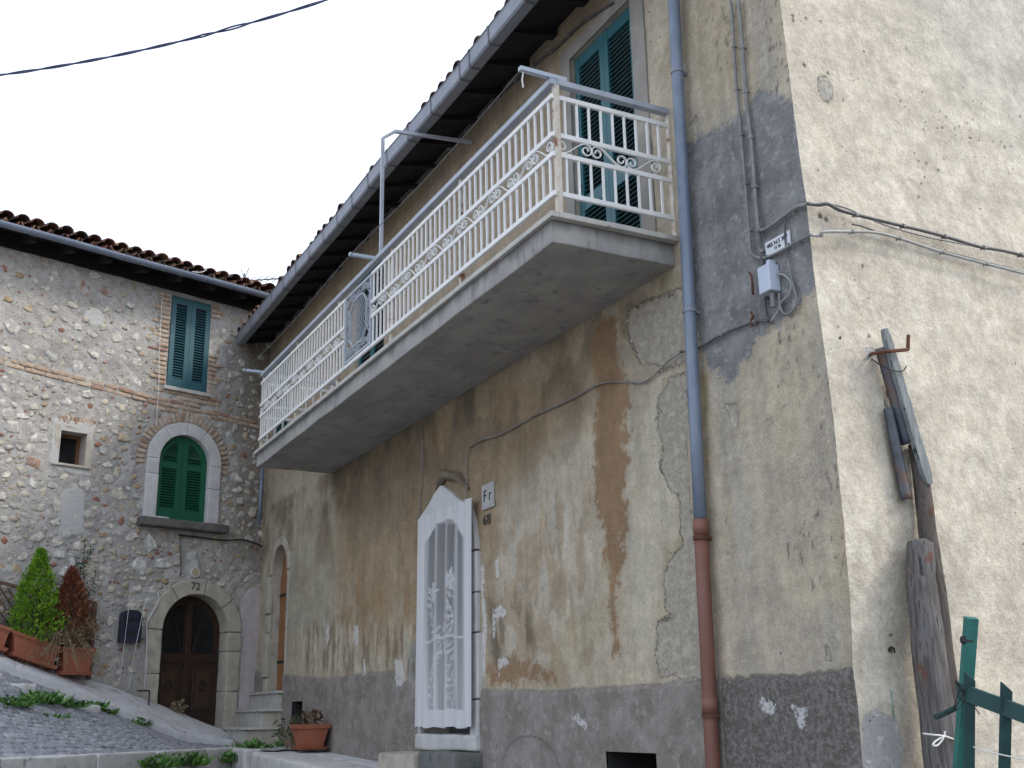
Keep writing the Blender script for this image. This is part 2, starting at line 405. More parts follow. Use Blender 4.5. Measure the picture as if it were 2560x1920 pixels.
    H = math_(t, 'ADD', H, math_(t, 'ADD', math_(t, 'MULTIPLY', mid, .007), math_(t, 'MULTIPLY', f2, rg2)))
    nb2 = N(t, 'ShaderNodeBump', {'Strength': 1.0, 'Distance': 1.0, 'Height': H})
    t.links.new(nb2.outputs[0], b.inputs['Normal'])

# ================================================================== ground and road
def ground_z(x, y): return np.clip(0.085 * (4.7 - x), -1.2, 1.02)
gx = np.concatenate([np.linspace(-400, -30, 12), np.linspace(-28, 24, 54), np.linspace(30, 400, 12)])
gy = np.concatenate([np.linspace(-400, -30, 12), np.linspace(-28, 24, 54), np.linspace(30, 400, 12)])
m_ground = M('pale worn paving', (.24, .235, .225), (.19, .187, .18), 5, .95, .6, 40, .01, 0, (.10, .095, .085), 1.2, (.5, .7))
GX, GY = np.meshgrid(gx, gy, indexing='ij')
mb = MB(); n_ = len(gy)
mb.add(list(zip(GX.ravel(), GY.ravel(), ground_z(GX, GY).ravel())), [(i * n_ + j, (i + 1) * n_ + j, (i + 1) * n_ + j + 1, i * n_ + j + 1) for i in range(len(gx) - 1) for j in range(n_ - 1)])
struct(mb.build('ground', m_ground, origin=Vector((0, 0, 0))))

def interp(tab, s):
    tab = sorted(tab); return float(np.interp(s, [a for a, _ in tab], [b for _, b in tab]))
RAMP_OUT = [(9.0, 3.95), (5.6, 2.86), (4.02, 2.34), (3.21, 2.07), (2.66, 1.86), (2.07, 1.64), (1.59, 1.44), (.94, 1.34), (.5, 1.30)]
RAMP_IN = [(9.0, 4.1), (4.2, 2.62), (2.6, 2.15), (2.24, 2.07), (1.51, 1.81), (.62, 1.49), (.40, 1.40)]
def ramp_z(s, off):                              # sloping concrete pavement along the stone house
    k = min(max(off / .75, 0), 1); return interp(RAMP_IN, s) * (1 - k) + interp(RAMP_OUT, s) * k
m_conc = M('rough concrete pavement', (.60, .60, .61), (.50, .50, .51), 7, .95, .9, 45, .012, 0, (.24, .245, .25), 4.0, (.56, .70))
mb = MB(TL); S = np.linspace(9.0, .42, 90); O = np.array([-.05, .12, .28, .44, .60, .72, .76, .77, .77])
vs = []
for i, s in enumerate(S):
    for j, o in enumerate(O):
        oo = o + (mnoise.noise(Vector((s * 2.1, o * 3, 4))) * .035 if j >= 5 else 0)
        z = ramp_z(s, o) + mnoise.noise(Vector((s * 5, o * 5, 1))) * .014
        if j == 6: z -= .015
        if j == 7: z -= .05
        if j == 8: z = ramp_z(s, .77) - .45
        vs.append((s, oo, z))
n_ = len(O)
mb.add(vs, [(i * n_ + j, (i + 1) * n_ + j, (i + 1) * n_ + j + 1, i * n_ + j + 1) for i in range(len(S) - 1) for j in range(n_ - 1)])
pavement = struct(mb.build('pavement', m_conc, smooth=True))

# cobbled road: ruled surface between the kerb foot at the back and the stone kerb in front
FRONT = ((9.6, 6.6, 1.30), (1.42, 1.75, 1.215))
def road(u, v):                                  # u 0..1 left->right, v 0..1 back->front
    s = 9.0 * (1 - u) + .94 * u
    bz = interp(RAMP_OUT, s) - .165
    b = np.array([s, .80, bz]); f = np.array(FRONT[0]) * (1 - u) + np.array(FRONT[1]) * u
    p = b * (1 - v) + f * v
    p[2] += 0.05 * math.sin(v * math.pi) * (1 - .5 * u)
    return p
m_joint = M('road joints of earth and sand', (.27, .27, .27), (.36, .355, .345), 22, 1, .8, 70, .008, 0, (.10, .12, .07), 5, (.56, .66))
mb = MB(TL); NU, NV = 60, 26; vs = []
for i in range(NU):
    for j in range(NV):
        p = road(i / (NU - 1), j / (NV - 1)); vs.append((p[0], p[1], p[2] - .012))
mb.add(vs, [(i * NV + j, (i + 1) * NV + j, (i + 1) * NV + j + 1, i * NV + j + 1) for i in range(NU - 1) for j in range(NV - 1)])
k = len(vs); edge = [(i * NV + NV - 1) for i in range(NU)]
vs2 = [tuple(np.array(vs[i]) + np.array([0, 0, -1.2])) for i in edge]
mb.add(vs2, []); mb.f += [[edge[i], edge[i + 1], k + i + 1, k + i] for i in range(NU - 1)]
cobble_road = struct(mb.build('cobble_road', m_joint, smooth=True))
m_sett = MR('basalt sett', [(.25, .26, .285), (.28, .288, .31), (.225, .235, .255), (.31, .315, .33), (.26, .268, .285)], .75, 12, .25, .5, 40, .005, .4, ((.32, .32, .32), 12, .62))
def sett_mesh(k):
    rr = random.Random(k); mb = MB()
    a = [(-.5 + rr.uniform(0, .06), -.5 + rr.uniform(0, .06)), (.5 - rr.uniform(0, .06), -.5 + rr.uniform(0, .06)), (.5 - rr.uniform(0, .06), .5 - rr.uniform(0, .06)), (-.5 + rr.uniform(0, .06), .5 - rr.uniform(0, .06))]
    vs = [(x, y, -.5) for x, y in a] + [(x * .97, y * .97, .22) for x, y in a] + [(x * .80, y * .80, .36 + rr.uniform(-.06, .06)) for x, y in a]
    mb.add(vs, [(0, 1, 5, 4), (1, 2, 6, 5), (2, 3, 7, 6), (3, 0, 4, 7), (4, 5, 9, 8), (5, 6, 10, 9), (6, 7, 11, 10), (7, 4, 8, 11), (8, 9, 10, 11)])
    return mb.mesh('sett', m_sett, smooth=False)
SETT = [sett_mesh(k) for k in range(6)]
cells = []
nv = 25
for j in range(nv):
    v = (j + .5) / nv
    L_ = np.linalg.norm(road(0, v) - road(1, v)); nu = int(L_ / .155)
    for i in range(nu):
        u = (i + .5 + .5 * (j % 2)) / nu
        if u > .995: continue
        p = road(u, v); du = road(min(u + .01, 1), v) - road(u - .01, v); dv = road(u, min(v + .01, 1)) - road(u, v - .01)
        cells.append((p, du / np.linalg.norm(du), dv, np.linalg.norm(road(u, 0) - road(u, 1)) / nv, L_ / nu))
def tl(v): return Vector(DL * v[0] + NL * v[1] + np.array([0, 0, v[2]]))
vis = []
for c in cells:
    w = np.array(TL(c[0])); q = AX @ (w - CAM); px = 1280 + FPX * q[0] / q[2]; py = 960 + FPX * q[1] / q[2]
    vis.append((-1 if (px < -60 or py > 1935) else 1 / q[2] ** 2, px))
order = sorted(range(len(cells)), key=lambda i: -vis[i][0])
rest = MB()
for rank, i in enumerate(order):
    p, du, dv, h, w = cells[i]
    x = tl(du).normalized(); y = tl(dv); z = x.cross(y).normalized(); z = z if z.z > 0 else -z
    y = z.cross(x)
    x = (x + y * random.uniform(-.10, .10) + z * random.uniform(-.03, .03)).normalized(); y = z.cross(x).normalized(); z = x.cross(y)
    R = Matrix((x, y, z)).transposed(); sc = (w * random.uniform(.86, .97), h * random.uniform(.84, .97), .085)
    loc = TL(p) + Vector((0, 0, random.uniform(-.007, .004)))
    me = SETT[i % 6]
    if rank < 300: inst('sett', me, loc, R, sc, cobble_road)
    else:
        Mx = Matrix.Translation(loc) @ R.to_4x4() @ Matrix.Diagonal((*sc, 1))
        rest.add([Mx @ v_.co for v_ in me.vertices], [list(f.vertices) for f in me.polygons])
o = rest.build('far_setts', M('basalt setts', (.25, .26, .285), (.285, .292, .31), 9, .75, .6, 40, .006), cobble_road, recalc=False); o['kind'] = 'stuff'
# stone kerb in front and the low edging across the road
m_kerb = M('limestone kerb', (.56, .55, .53), (.46, .455, .44), 8, .92, .9, 40, .01, 0, (.22, .22, .21), 5, (.58, .72))
f0, f1 = np.array(FRONT[0]), np.array(FRONT[1]); Lk = np.linalg.norm(f1 - f0); t0 = 0.0; k = 0
kd = (f1 - f0) / Lk; kn = np.array([-kd[1], kd[0], 0]); kn = kn if kn[1] > 0 else -kn
while t0 < Lk - .2:
    ln = min(random.uniform(.75, 1.15), Lk - t0)
    def TK(p, t0=t0): return TL(tuple(f0 + kd * (t0 + p[0]) + kn * p[1] + np.array([0, 0, p[2] + .03])))
    rough_box(TK, .006, ln - .006, -.02, .22, -.55, 0, 4, .014, 7, .018, k).build('kerb_stone', m_kerb, cobble_road, smooth=True)
    t0 += ln; k += 1
for k in range(5):                               # rough edging stones half sunk in weeds
    s = 4.75 - k * .42; off = 1.50 - .07 * k
    u = (9.0 - s) / 8.06; p = road(u, .17 + .01 * k)
    rough_box(TL, p[0] - .19, p[0] + .19, p[1] - .10, p[1] + .10, p[2] - .2, p[2] + .045, 3, .02, 8, .03, 40 + k).build('edging_stone', m_kerb, cobble_road, smooth=True)
ke = TL(FRONT[1])
for k, (xa, xb) in enumerate(((-10.45, -9.93), (-9.915, -9.38))):
    rough_box(TF, xa, xb, .68, .90, .7, 1.235, 4, .014, 7, .018, 200 + k).build('kerb_stone', m_kerb, cobble_road, smooth=True)
# gravel landing in the corner and paving along the facade
m_gravel = M('white gravel and cement', (.50, .50, .50), (.36, .36, .365), 60, 1, 1, 90, .02, 0, (.22, .22, .22), 30, (.52, .66))
mb = MB(); vs = []; NX, NY = 40, 20
for i in range(NX):
    for j in range(NY):
        x = -12.6 + i / (NX - 1) * 3.4; yb = 0.02; yf = -1.9 + .35 * min(1, (i / (NX - 1)) / .55) if x < -10.5 else -.72
        y = yb + (yf - yb) * j / (NY - 1)
        vs.append((x, y, 1.225 + .015 * mnoise.noise(Vector((x * 6, y * 6, 0))) + (.10 * max(0, (-11.2 - x)) * max(0, (-.6 - y)))))
mb.add(vs, [(i * NY + j, (i + 1) * NY + j, (i + 1) * NY + j + 1, i * NY + j + 1) for i in range(NX - 1) for j in range(NY - 1)])
landing = struct(mb.build('gravel_landing', m_gravel, smooth=True))
def TS(p):                                        # facade pavement strip falls to the right
    x, o, z = p; return Vector((x, -o, z + 1.215 - (x + 9.4) * .035))
fpave = struct(rough_box(TS, -9.35, -3.0, -.02, .30, -.6, -.004, 4, .008, 3, .02, 3).build('facade_pavement', m_conc, smooth=True))
xx = -9.3
for k, ln in enumerate((1.25, 1.05, 1.3, 1.1, 1.2)):
    rough_box(TS, xx, xx + ln - .012, .31, .85, -.6, 0, 4, .012, 6, .03, 60 + k).build('paving_slab', m_kerb, fpave, smooth=True); xx += ln

# ================================================================== plastered house
house = thing('plastered_house', (-6.2, 1.5, 1.0), 'cream plastered house with stained peeling walls and a long white railed balcony', 'house')
CZ = np.array([0, 1.29, 1.61, 1.8, 2.18, 2.57, 2.79, 3.11, 3.41, 3.72, 4.0, 4.52, 4.85, 5.39, 5.98, 9.0])
CX = np.array([0, -.003, .006, -.005, .029, .040, .037, .040, .034, .019, .004, 0, -.018, -.036, -.054, -.06])
def corner_x(z): return np.interp(z, CZ, CX) + .010 * (fbm(z * 7, z * 0 + 3.3, 71) - .5)
DOOR68 = (-5.98, -4.80); FAR = (-11.80, -11.00)
UP = [(-2.70, -1.74, 4.84), (-8.25, -7.25, 4.84), (-12.12, -11.33, 5.75)]
def holesF(a, z):
    h = np.zeros(a.shape, bool)
    for x0, x1, zb in UP: h |= (a > x0) & (a < x1) & (z > zb) & (z < 7.07)
    h |= (a > -2.54) & (a < -1.90) & (z > 1.02) & (z < 1.325)
    h |= (a > -10.50) & (a < -10.02) & (z > 1.48) & (z < 1.80)
    def arch(x0, x1, z0, zs): return (a > x0) & (a < x1) & (z > z0) & ((z < zs) | (np.hypot(a - (x0 + x1) / 2, z - zs) < (x1 - x0) / 2))
    h |= arch(*DOOR68, 1.40, 3.05); h |= arch(*FAR, 1.93, 3.62)
    return h
def nonuni(a0, a1, f0, f1, n):
    t = np.linspace(0, 1, n); w = f0 + (f1 - f0) * t; c = np.concatenate([[0], np.cumsum((w[1:] + w[:-1]) / 2)])
    return a0 + (a1 - a0) * c / c[-1]
XA = -nonuni(0, 12.62, .012, .04, 500)[::-1]
snap = [x for p in UP for x in p[:2]] + [*DOOR68, *FAR, -2.54, -1.90, -10.50, -10.02]
XA = np.unique(np.round(np.concatenate([XA, snap]), 4))
ZA = np.unique(np.round(np.concatenate([np.linspace(.2, 7.62, 470), [4.84, 5.75, 7.07, 1.02, 1.325, 1.48, 1.80, 1.40, 1.93]]), 4))
XX, ZZ = np.meshgrid(XA, ZA, indexing='ij')
wob = .10 * (fbm(XX * 1.7, ZZ * 1.7, 3) - .5); wob2 = .07 * (fbm(XX * 6, ZZ * 6, 9) - .5)
Xw, Zw = XX + wob + wob2, ZZ + wob * .8 - wob2
# base colour of the limewash: pale cream, ochre to the left, pinkish above the balcony
cream = np.array([.45, .402, .325]); ochre = np.array([.34, .225, .115]); pale = np.array([.46, .43, .38]); pink = np.array([.36, .285, .215]); grey = np.array([.345, .338, .328])
def lerp(c, d, w): return c * (1 - w[..., None]) + d * w[..., None]
Bc = np.broadcast_to(cream, XX.shape + (3,)).copy()
Bc = lerp(Bc, pink, ss(ZZ, 4.6, 4.85) * ss(-XX, 1.55, 1.75))
och = ss(-sdf(Xw, Zw, polyF([(842, 1590), (838, 1150), (1330, 900), (1480, 860), (1480, 1000), (1400, 1120), (1260, 1230), (1250, 1420), (1180, 1620)])), -.35, .35)
Bc = lerp(Bc, ochre, och * (.55 + .65 * fbm(XX * 2.2, ZZ * 1.1, 21)).clip(0, 1))
pal = ss(-sdf(Xw, Zw, polyF([(1260, 1250), (1420, 1080), (1490, 1120), (1510, 1640), (1400, 1700), (1240, 1600)])), -.25, .25)
Bc = lerp(Bc, pale, pal * .85)
pal2 = ss(-sdf(Xw, Zw, polyF([(1570, 960), (1690, 960), (1700, 1640), (1570, 1640), (1560, 1200)])), -.10, .12)
Bc = lerp(Bc, np.array([.47, .45, .385]), pal2 * .9)
gl = ss(-sdf(Xw, Zw, polyF([(672, 1190), (838, 1190), (842, 1600), (700, 1640)])), -.25, .3)
Bc = lerp(Bc, np.array([.37, .355, .30]), gl * .9)
gs = fbm(XX * 5.5, ZZ * .55, 31) * ss(XX, -1.35, -.9)
Bc = lerp(Bc, grey, (ss(gs, .50, .72) * .75))
Bc = lerp(Bc, np.array([.36, .30, .19]), ss(fbm(XX * 2.5, ZZ * 1.6, 41), .54, .74) * .55)
slab_brown = ss(fbm(XX * 1.6, ZZ * 1.6, 55, 6), .40, .62) * ss(ZZ, 2.9, 4.3) * ss(4.75 - ZZ, 0, .1) * ss(-XX, 1.2, 1.6)
Bc = lerp(Bc, np.array([.20, .155, .105]), slab_brown * .75)  # brown blotches, denser and darker up towards the slab
Bc = lerp(Bc, np.array([.14, .115, .09]), ss(fbm(XX * 3.1, ZZ * 2.4, 58, 6), .48, .62) * ss(ZZ, 3.7, 4.5) * ss(4.75 - ZZ, 0, .1) * ss(-XX, 1.2, 1.6) * .6)
rust = ss(-sdf(Xw, Zw, polyF([(1745, 930), (1775, 930), (1775, 1690), (1740, 1690)])), -.03, .05)
Bc = lerp(Bc, np.array([.36, .25, .115]), rust * .75)
# pale flakes of limewash over the ochre, and ochre showing through the pale coat
fl = fbm(XX * 7, ZZ * 3.2, 141, 6); reg = ss(-sdf(Xw, Zw, polyF([(1215, 1290), (1480, 1180), (1490, 1690), (1215, 1700)])), -.15, .2)
Bc = lerp(Bc, np.array([.37, .275, .165]), ss(fl, .50, .58) * reg * .62)
Bc = lerp(Bc, np.array([.21, .165, .11]), ss(fbm(XX * 9, ZZ * 4, 151, 6), .55, .62) * reg * ss(2.75 - ZZ, 0, .4) * ss(-3.3 - XX, 0, .5) * .75)
fl2 = fbm(XX * 5, ZZ * 3.0, 161, 6); Bc = lerp(Bc, np.array([.42, .37, .29]), ss(fl2, .53, .60) * och * ss(3.6 - ZZ, 0, .9) * .6)
Bc = lerp(Bc, np.array([.36, .345, .315]), ss(fbm(XX * 2.6, ZZ * 2.2, 171, 6), .50, .62) * ss(XX, -1.2, -.9) * .6)
spk = fbm(XX * 46, ZZ * 20, 181, 2); Bc = lerp(Bc, np.array([.13, .12, .11]), ss(spk, .73, .80) * ss(XX, -1.2, -.95) * ss(fbm(XX * 3, ZZ * 2, 183), .45, .6) * .8)
# masks
CEM = [(1712, 365), (1743, 343), (1808, 321), (1856, 291), (1882, 260), (1886, 234), (1921, 221), (1947, 243), (1969, 247), (1982, 243), (2250, 243), (2250, 700), (2034, 729), (2008, 747), (1969, 790), (1904, 838), (1886, 890), (1860, 907), (1826, 955), (1804, 929), (1774, 920), (1760, 898), (1740, 860), (1725, 734), (1715, 629)]
cem = ramp(sdf(Xw, Zw, polyF(CEM)), .30)
STA = [(1520, 780), (1492, 815), (1478, 850), (1475, 902), (1486, 953), (1493, 989), (1486, 1062), (1489, 1116), (1486, 1206), (1489, 1279), (1494, 1308), (1509, 1337), (1509, 1397), (1528, 1446), (1528, 1545), (1533, 1639), (1551, 1639), (1545, 1545), (1548, 1446), (1561, 1397), (1546, 1357), (1568, 1337), (1563, 1298), (1558, 1224), (1563, 1178), (1580, 1145), (1551, 1112), (1580, 1098), (1581, 1069), (1550, 1062), (1580, 1011), (1578, 960), (1545, 902), (1540, 850), (1545, 790)]
sta = ramp(sdf(Xw, Zw, polyF(STA)), .22)
sta = np.maximum(sta, ramp(sdf(Xw, Zw, polyF([(1215, 1660), (1300, 1640), (1380, 1672), (1390, 1705), (1225, 1712)])), .25) * .9)
def wpx(l, k, x0, y0): return [(x0 + a * k, y0 + b_ * k) for a, b_ in l]
P1 = wpx([(1030, 200), (1250, 90), (1420, 40), (1420, 560), (1290, 600), (1200, 560), (1110, 560), (1080, 490), (1040, 430), (1030, 330)], .3616, 1200, 700)
P2 = wpx([(1240, 800), (1330, 640), (1430, 640), (1440, 900), (1440, 1659), (1365, 1659), (1360, 1500), (1300, 1440), (1250, 1300), (1245, 1150), (1265, 1080), (1235, 960)], .3616, 1200, 700)
P3 = [(1690, 1278), (1702, 1347), (1682, 1395), (1665, 1426), (1665, 1512), (1687, 1538), (1648, 1547), (1639, 1643), (1640, 1700), (1770, 1700), (1755, 1278)]
P4 = wpx([(495, 1020), (560, 1005), (580, 1100), (575, 1180), (530, 1120)], .434, 1600, 560)
P5 = wpx([(1050, 960), (1085, 1000), (1110, 1080), (1060, 1060)], .434, 1600, 1200)
P6 = wpx([(1205, 740), (1300, 740), (1300, 1100), (1220, 1090), (1195, 900)], .434, 1600, 1200)
P7 = [(1715, 330), (1735, 290), (1742, 300), (1735, 350)]
pee = np.zeros(XX.shape)
for P, w in ((P1, .16), (P2, .12), (P3, .12), (P4, .06), (P5, .05), (P6, .05), (P7, .05)): pee = np.maximum(pee, ramp(sdf(Xw, Zw, polyF(P)), w))
pee *= 1 - ramp(sdf(Xw, Zw, polyF(CEM)), .1)
spots = fbm(XX * 3.1, ZZ * 3.1, 77)
PL = [(500, 1650), (722, 1688), (820, 1696), (900, 1684), (985, 1678), (1042, 1722), (1100, 1727), (1229, 1725), (1400, 1724), (1600, 1712), (1795, 1697), (2134, 1675), (2300, 1668), (2300, 2600), (500, 2600)]
pl_d = sdf(XX + wob2 * .5, ZZ - wob2 * .5, polyF(PL))
pli = ramp(pl_d, .16)
pdark = ss(XX, -1.16, -1.12)
aq, at_, ar_ = onF(1330, 1930), onF(1330, 1838), onF(1405, 1900)
arc = np.hypot((XX + wob2 - aq[0]) / (ar_[0] - aq[0]), (ZZ - aq[2]) / (at_[2] - aq[2]))
pdark = np.maximum(pdark, ss(.13 - np.abs(arc - 1), 0, .12) * .55)
whi = np.zeros(XX.shape)
for P in ([(1232, 1520), (1250, 1508), (1268, 1520), (1262, 1535), (1240, 1540), (1238, 1590), (1230, 1600)], [(1244, 1645), (1262, 1640), (1272, 1655), (1250, 1662), (1247, 1690)],
          [(812, 1570), (820, 1568), (822, 1610), (814, 1615)], [(884, 1565), (896, 1565), (897, 1615), (888, 1620)], [(908, 1645), (914, 1645), (920, 1690), (912, 1690)],
          [(985, 1650), (1006, 1650), (1012, 1700), (995, 1722)], [(1430, 1788), (1450, 1786), (1475, 1818), (1468, 1822)], [(1240, 1405), (1248, 1395), (1250, 1440), (1244, 1445)],
          [(1905, 1745), (1935, 1760), (1925, 1790), (1900, 1770)], [(1985, 1775), (2015, 1780), (2010, 1830), (1990, 1810)], [(1206, 1400), (1214, 1420), (1214, 1690), (1204, 1690)]):
    whi = np.maximum(whi, ramp(sdf(Xw, Zw, polyF(P)), .10))
bluish = ss(-sdf(Xw, Zw, polyF([(1014, 1610), (1042, 1590), (1042, 1720), (1020, 1716)])), -.03, .06)
Bc = lerp(Bc, np.array([.27, .29, .31]), bluish)
smear = ss(fbm(XX * 9, ZZ * 2.2, 91), .50, .62) * ss(-sdf(Xw, Zw, polyF([(760, 1560), (1040, 1560), (1040, 1690), (760, 1690)])), -.1, .1)
Bc = lerp(Bc, np.array([.20, .155, .10]), smear * .7)
Bc = lerp(Bc, np.array([.50, .47, .40]), ss(fbm(XX * 8, ZZ * 2.0, 131), .56, .68) * ss(-sdf(Xw, Zw, polyF([(740, 1560), (1042, 1560), (1042, 1690), (740, 1690)])), -.1, .1) * .8)
drk = ss(fbm(XX * 7, ZZ * 2.6, 101), .48, .60) * ss(-sdf(Xw, Zw, polyF([(1215, 1490), (1330, 1520), (1340, 1620), (1225, 1650)])), -.1, .1)
Bc = lerp(Bc, np.array([.16, .125, .085]), drk * .8)
Bc = lerp(Bc, (Bc @ np.array([.3, .55, .15]))[..., None] * np.array([1.06, 1.0, .86]), np.full(XX.shape, .36))
Bc = Bc * np.array([1.02, .975, .90])
one = np.ones(XX.shape)
attrs = {'Col': np.concatenate([Bc, one[..., None]], -1), 'Msk': np.stack([cem, sta, pee, one], -1), 'Msk2': np.stack([pli, pdark, whi, one], -1)}
outF = ss(-XX, 0, .05) * (.012 * (fbm(XX * 1.1, ZZ * 1.1, 5) - .5) + .010 * (fbm(XX * 5, ZZ * 5, 6) - .5) + .018 * ss(pli, .45, .7) - .010 * ss(pee, .4, .6))
XS = XX + corner_x(ZZ) * ss(XX, -.9, 0)
def TFn(a, o, z): return np.stack([a + corner_x(z) * ss(a, -.9, 0), -o, z], -1)
m_fac, t, b = newmat('weathered facade plaster')
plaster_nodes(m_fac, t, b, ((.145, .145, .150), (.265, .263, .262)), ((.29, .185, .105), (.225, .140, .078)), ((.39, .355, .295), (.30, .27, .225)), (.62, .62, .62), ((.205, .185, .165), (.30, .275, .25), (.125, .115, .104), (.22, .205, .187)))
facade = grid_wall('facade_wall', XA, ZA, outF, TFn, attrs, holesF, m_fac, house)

# gable wall
YA = np.concatenate([nonuni(0, 2.7, .012, .016, 210), np.linspace(2.75, 8.6, 60)]); ZB = np.linspace(.2, 8.2, 560)
YY, ZZ = np.meshgrid(YA, ZB, indexing='ij')
w1 = .06 * (fbm(YY * 4, ZZ * 4, 203) - .5)
Rc = np.broadcast_to(np.array([.525, .478, .395]), YY.shape + (3,)).copy()
tro = fbm(YY * 24 + ZZ * 5, ZZ * 15, 211, 4); Rc = lerp(Rc, np.array([.575, .535, .455]), ss(tro, .46, .62) * (.35 + .65 * ss(fbm(YY * 1.6, ZZ * 1.6, 215), .35, .6)))
Rc = lerp(Rc, np.array([.46, .412, .335]), ss(fbm(YY * 7, ZZ * 6, 221, 6), .50, .70) * .4)
Rc = lerp(Rc, np.array([.50, .49, .45]), ss(ZZ, 4.6, 6.6) * ss(YY, .4, 2.2) * .6)
gp = polyR([(2157, 1790), (2200, 1775), (2240, 1800), (2258, 1850), (2262, 1990), (2150, 1990)])
cemR = ramp(sdf(YY + w1, ZZ + w1, gp), .10)
circ = ramp(np.hypot((YY - onR(2072, 216)[1]) / .8, (ZZ - onR(2072, 216)[2]) / 1.3) - .075, .10)
cemh = ramp(sdf(YY + w1, ZZ + w1, polyR([(2150, 878), (2172, 876), (2184, 900), (2182, 932), (2172, 925), (2156, 905)])), .05)
peeR = np.maximum(circ, ramp(sdf(YY + w1, ZZ + w1, polyR([(2195, 970), (2225, 975), (2232, 1020), (2205, 1030)])), .06))
tealm = ramp(np.abs(YY - np.interp(ZZ, [onR(2245, 1915)[2], onR(2224, 1700)[2]], [onR(2245, 1915)[1], onR(2224, 1700)[1]])) - .006, .03) * ss(onR(2224, 1690)[2] - ZZ, 0, .08)
Rc = lerp(Rc, np.array([.05, .24, .22]), ss(tealm * (0.6 + .8 * vn(YY * 0, ZZ * 30, 8)), .42, .62) * .75)
# drilled holes and pock marks
for k in range(70):
    if k < 14: px, py, r = random.uniform(1985, 2300), random.uniform(20, 900), random.uniform(.004, .010)
    else: px, py, r = 2300 + abs(random.gauss(0, 1)) * 130, random.gauss(330, 70), random.uniform(.003, .009)
    q = onR(px, py); d = np.hypot(YY - q[1], ZZ - q[2])
    Rc = lerp(Rc, np.array([.10, .09, .075]), ss(r * 1.8 - d, 0, r * 1.2))
for px, py, r in ((1995, 28, .014), (1996, 40, .012), (2028, 35, .012), (2022, 154, .016), (2117, 243, .01), (2048, 423, .008), (2222, 1588, .012), (2227, 1626, .014), (2050, 540, .02), (2065, 548, .018)):
    q = onR(px, py); d = np.hypot(YY - q[1], ZZ - q[2]); Rc = lerp(Rc, np.array([.07, .06, .055]), ss(r * 1.5 - d, 0, r))
one = np.ones(YY.shape); zer = np.zeros(YY.shape)
ac = {'Col': np.concatenate([Rc, one[..., None]], -1), 'Msk': np.stack([np.maximum(cemR, cemh) * one, zer, peeR, one], -1), 'Msk2': np.stack([zer, zer, zer, one], -1)}
outR = .012 * (fbm(YY * 1.5, ZZ * 1.5, 301) - .5) + .0045 * (fbm(YY * 20 + ZZ * 4, ZZ * 15, 303) - .5)
outR = outR * ss(YY, 0, .05) + corner_x(ZZ)
m_gab, t, b = newmat('trowelled gable plaster')
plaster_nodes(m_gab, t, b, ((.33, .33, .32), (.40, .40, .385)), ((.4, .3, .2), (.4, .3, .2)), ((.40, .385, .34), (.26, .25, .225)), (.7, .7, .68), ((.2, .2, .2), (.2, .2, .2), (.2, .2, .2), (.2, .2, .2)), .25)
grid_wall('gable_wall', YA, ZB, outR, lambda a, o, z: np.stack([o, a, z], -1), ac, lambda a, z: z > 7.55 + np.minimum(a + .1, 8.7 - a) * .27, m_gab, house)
mb = MB(); mb.box(-12.55, -.05, 8.4, 8.55, .2, 7.6); mb.box(-12.6, -12.45, .02, 8.4, .2, 7.6); mb.build('back_wall', m_reveal, house)

# reveals of the openings
def reveal(T, a0, a1, z0, z1, d, parent, mat, arch=False, sill=True, name='reveal'):
    mb = MB(T); pts = [(a0, z0), (a0, z1)]
    if arch:
        r = (a1 - a0) / 2; pts += [((a0 + a1) / 2 - r * math.cos(k * math.pi / 16), z1 + r * math.sin(k * math.pi / 16)) for k in range(1, 16)]
    pts += [(a1, z1), (a1, z0)]
    if sill: pts.append((a0, z0))
    n = len(pts)
    mb.add([(a, .004, z) for a, z in pts] + [(a, -d, z) for a, z in pts], [(i, i + 1, i + 1 + n, i + n) for i in range(n - 1)])
    return mb.build(name, mat, parent, recalc=False)
for x0, x1, zb in UP: reveal(TF, x0, x1, zb, 7.07, .16, house, m_reveal)
reveal(TF, -2.54, -1.90, 1.02, 1.325, .4, house, m_dark, name='vent_opening'); reveal(TF, -10.50, -10.02, 1.48, 1.80, .35, house, m_dark, name='vent_opening')
MB(TF).box(-2.6, -1.84, -.5, -.42, .9, 1.4).build('vent_back', m_dark, house); MB(TF).box(-10.6, -9.9, -.45, -.37, 1.4, 1.9).build('vent_back', m_dark, house)
reveal(TF, *DOOR68, 1.40, 3.05, .30, house, m_reveal, True); reveal(TF, *FAR, 1.93, 3.62, .14, house, m_greystone, True)
# plaster architrave round the near balcony door: a raised band
mb = MB(TF)
mb.box(-2.84, -2.70, .0, .018, 4.84, 7.20); mb.box(-1.74, -1.56, .0, .014, 4.84, 7.20); mb.box(-2.70, -1.74, .0, .018, 7.07, 7.20)
mb.build('architrave', M('grey architrave plaster', (.30, .275, .245), (.24, .225, .205), 4, .9, .4, 30, .004, 0, (.36, .33, .28), 3, (.55, .7)), house)

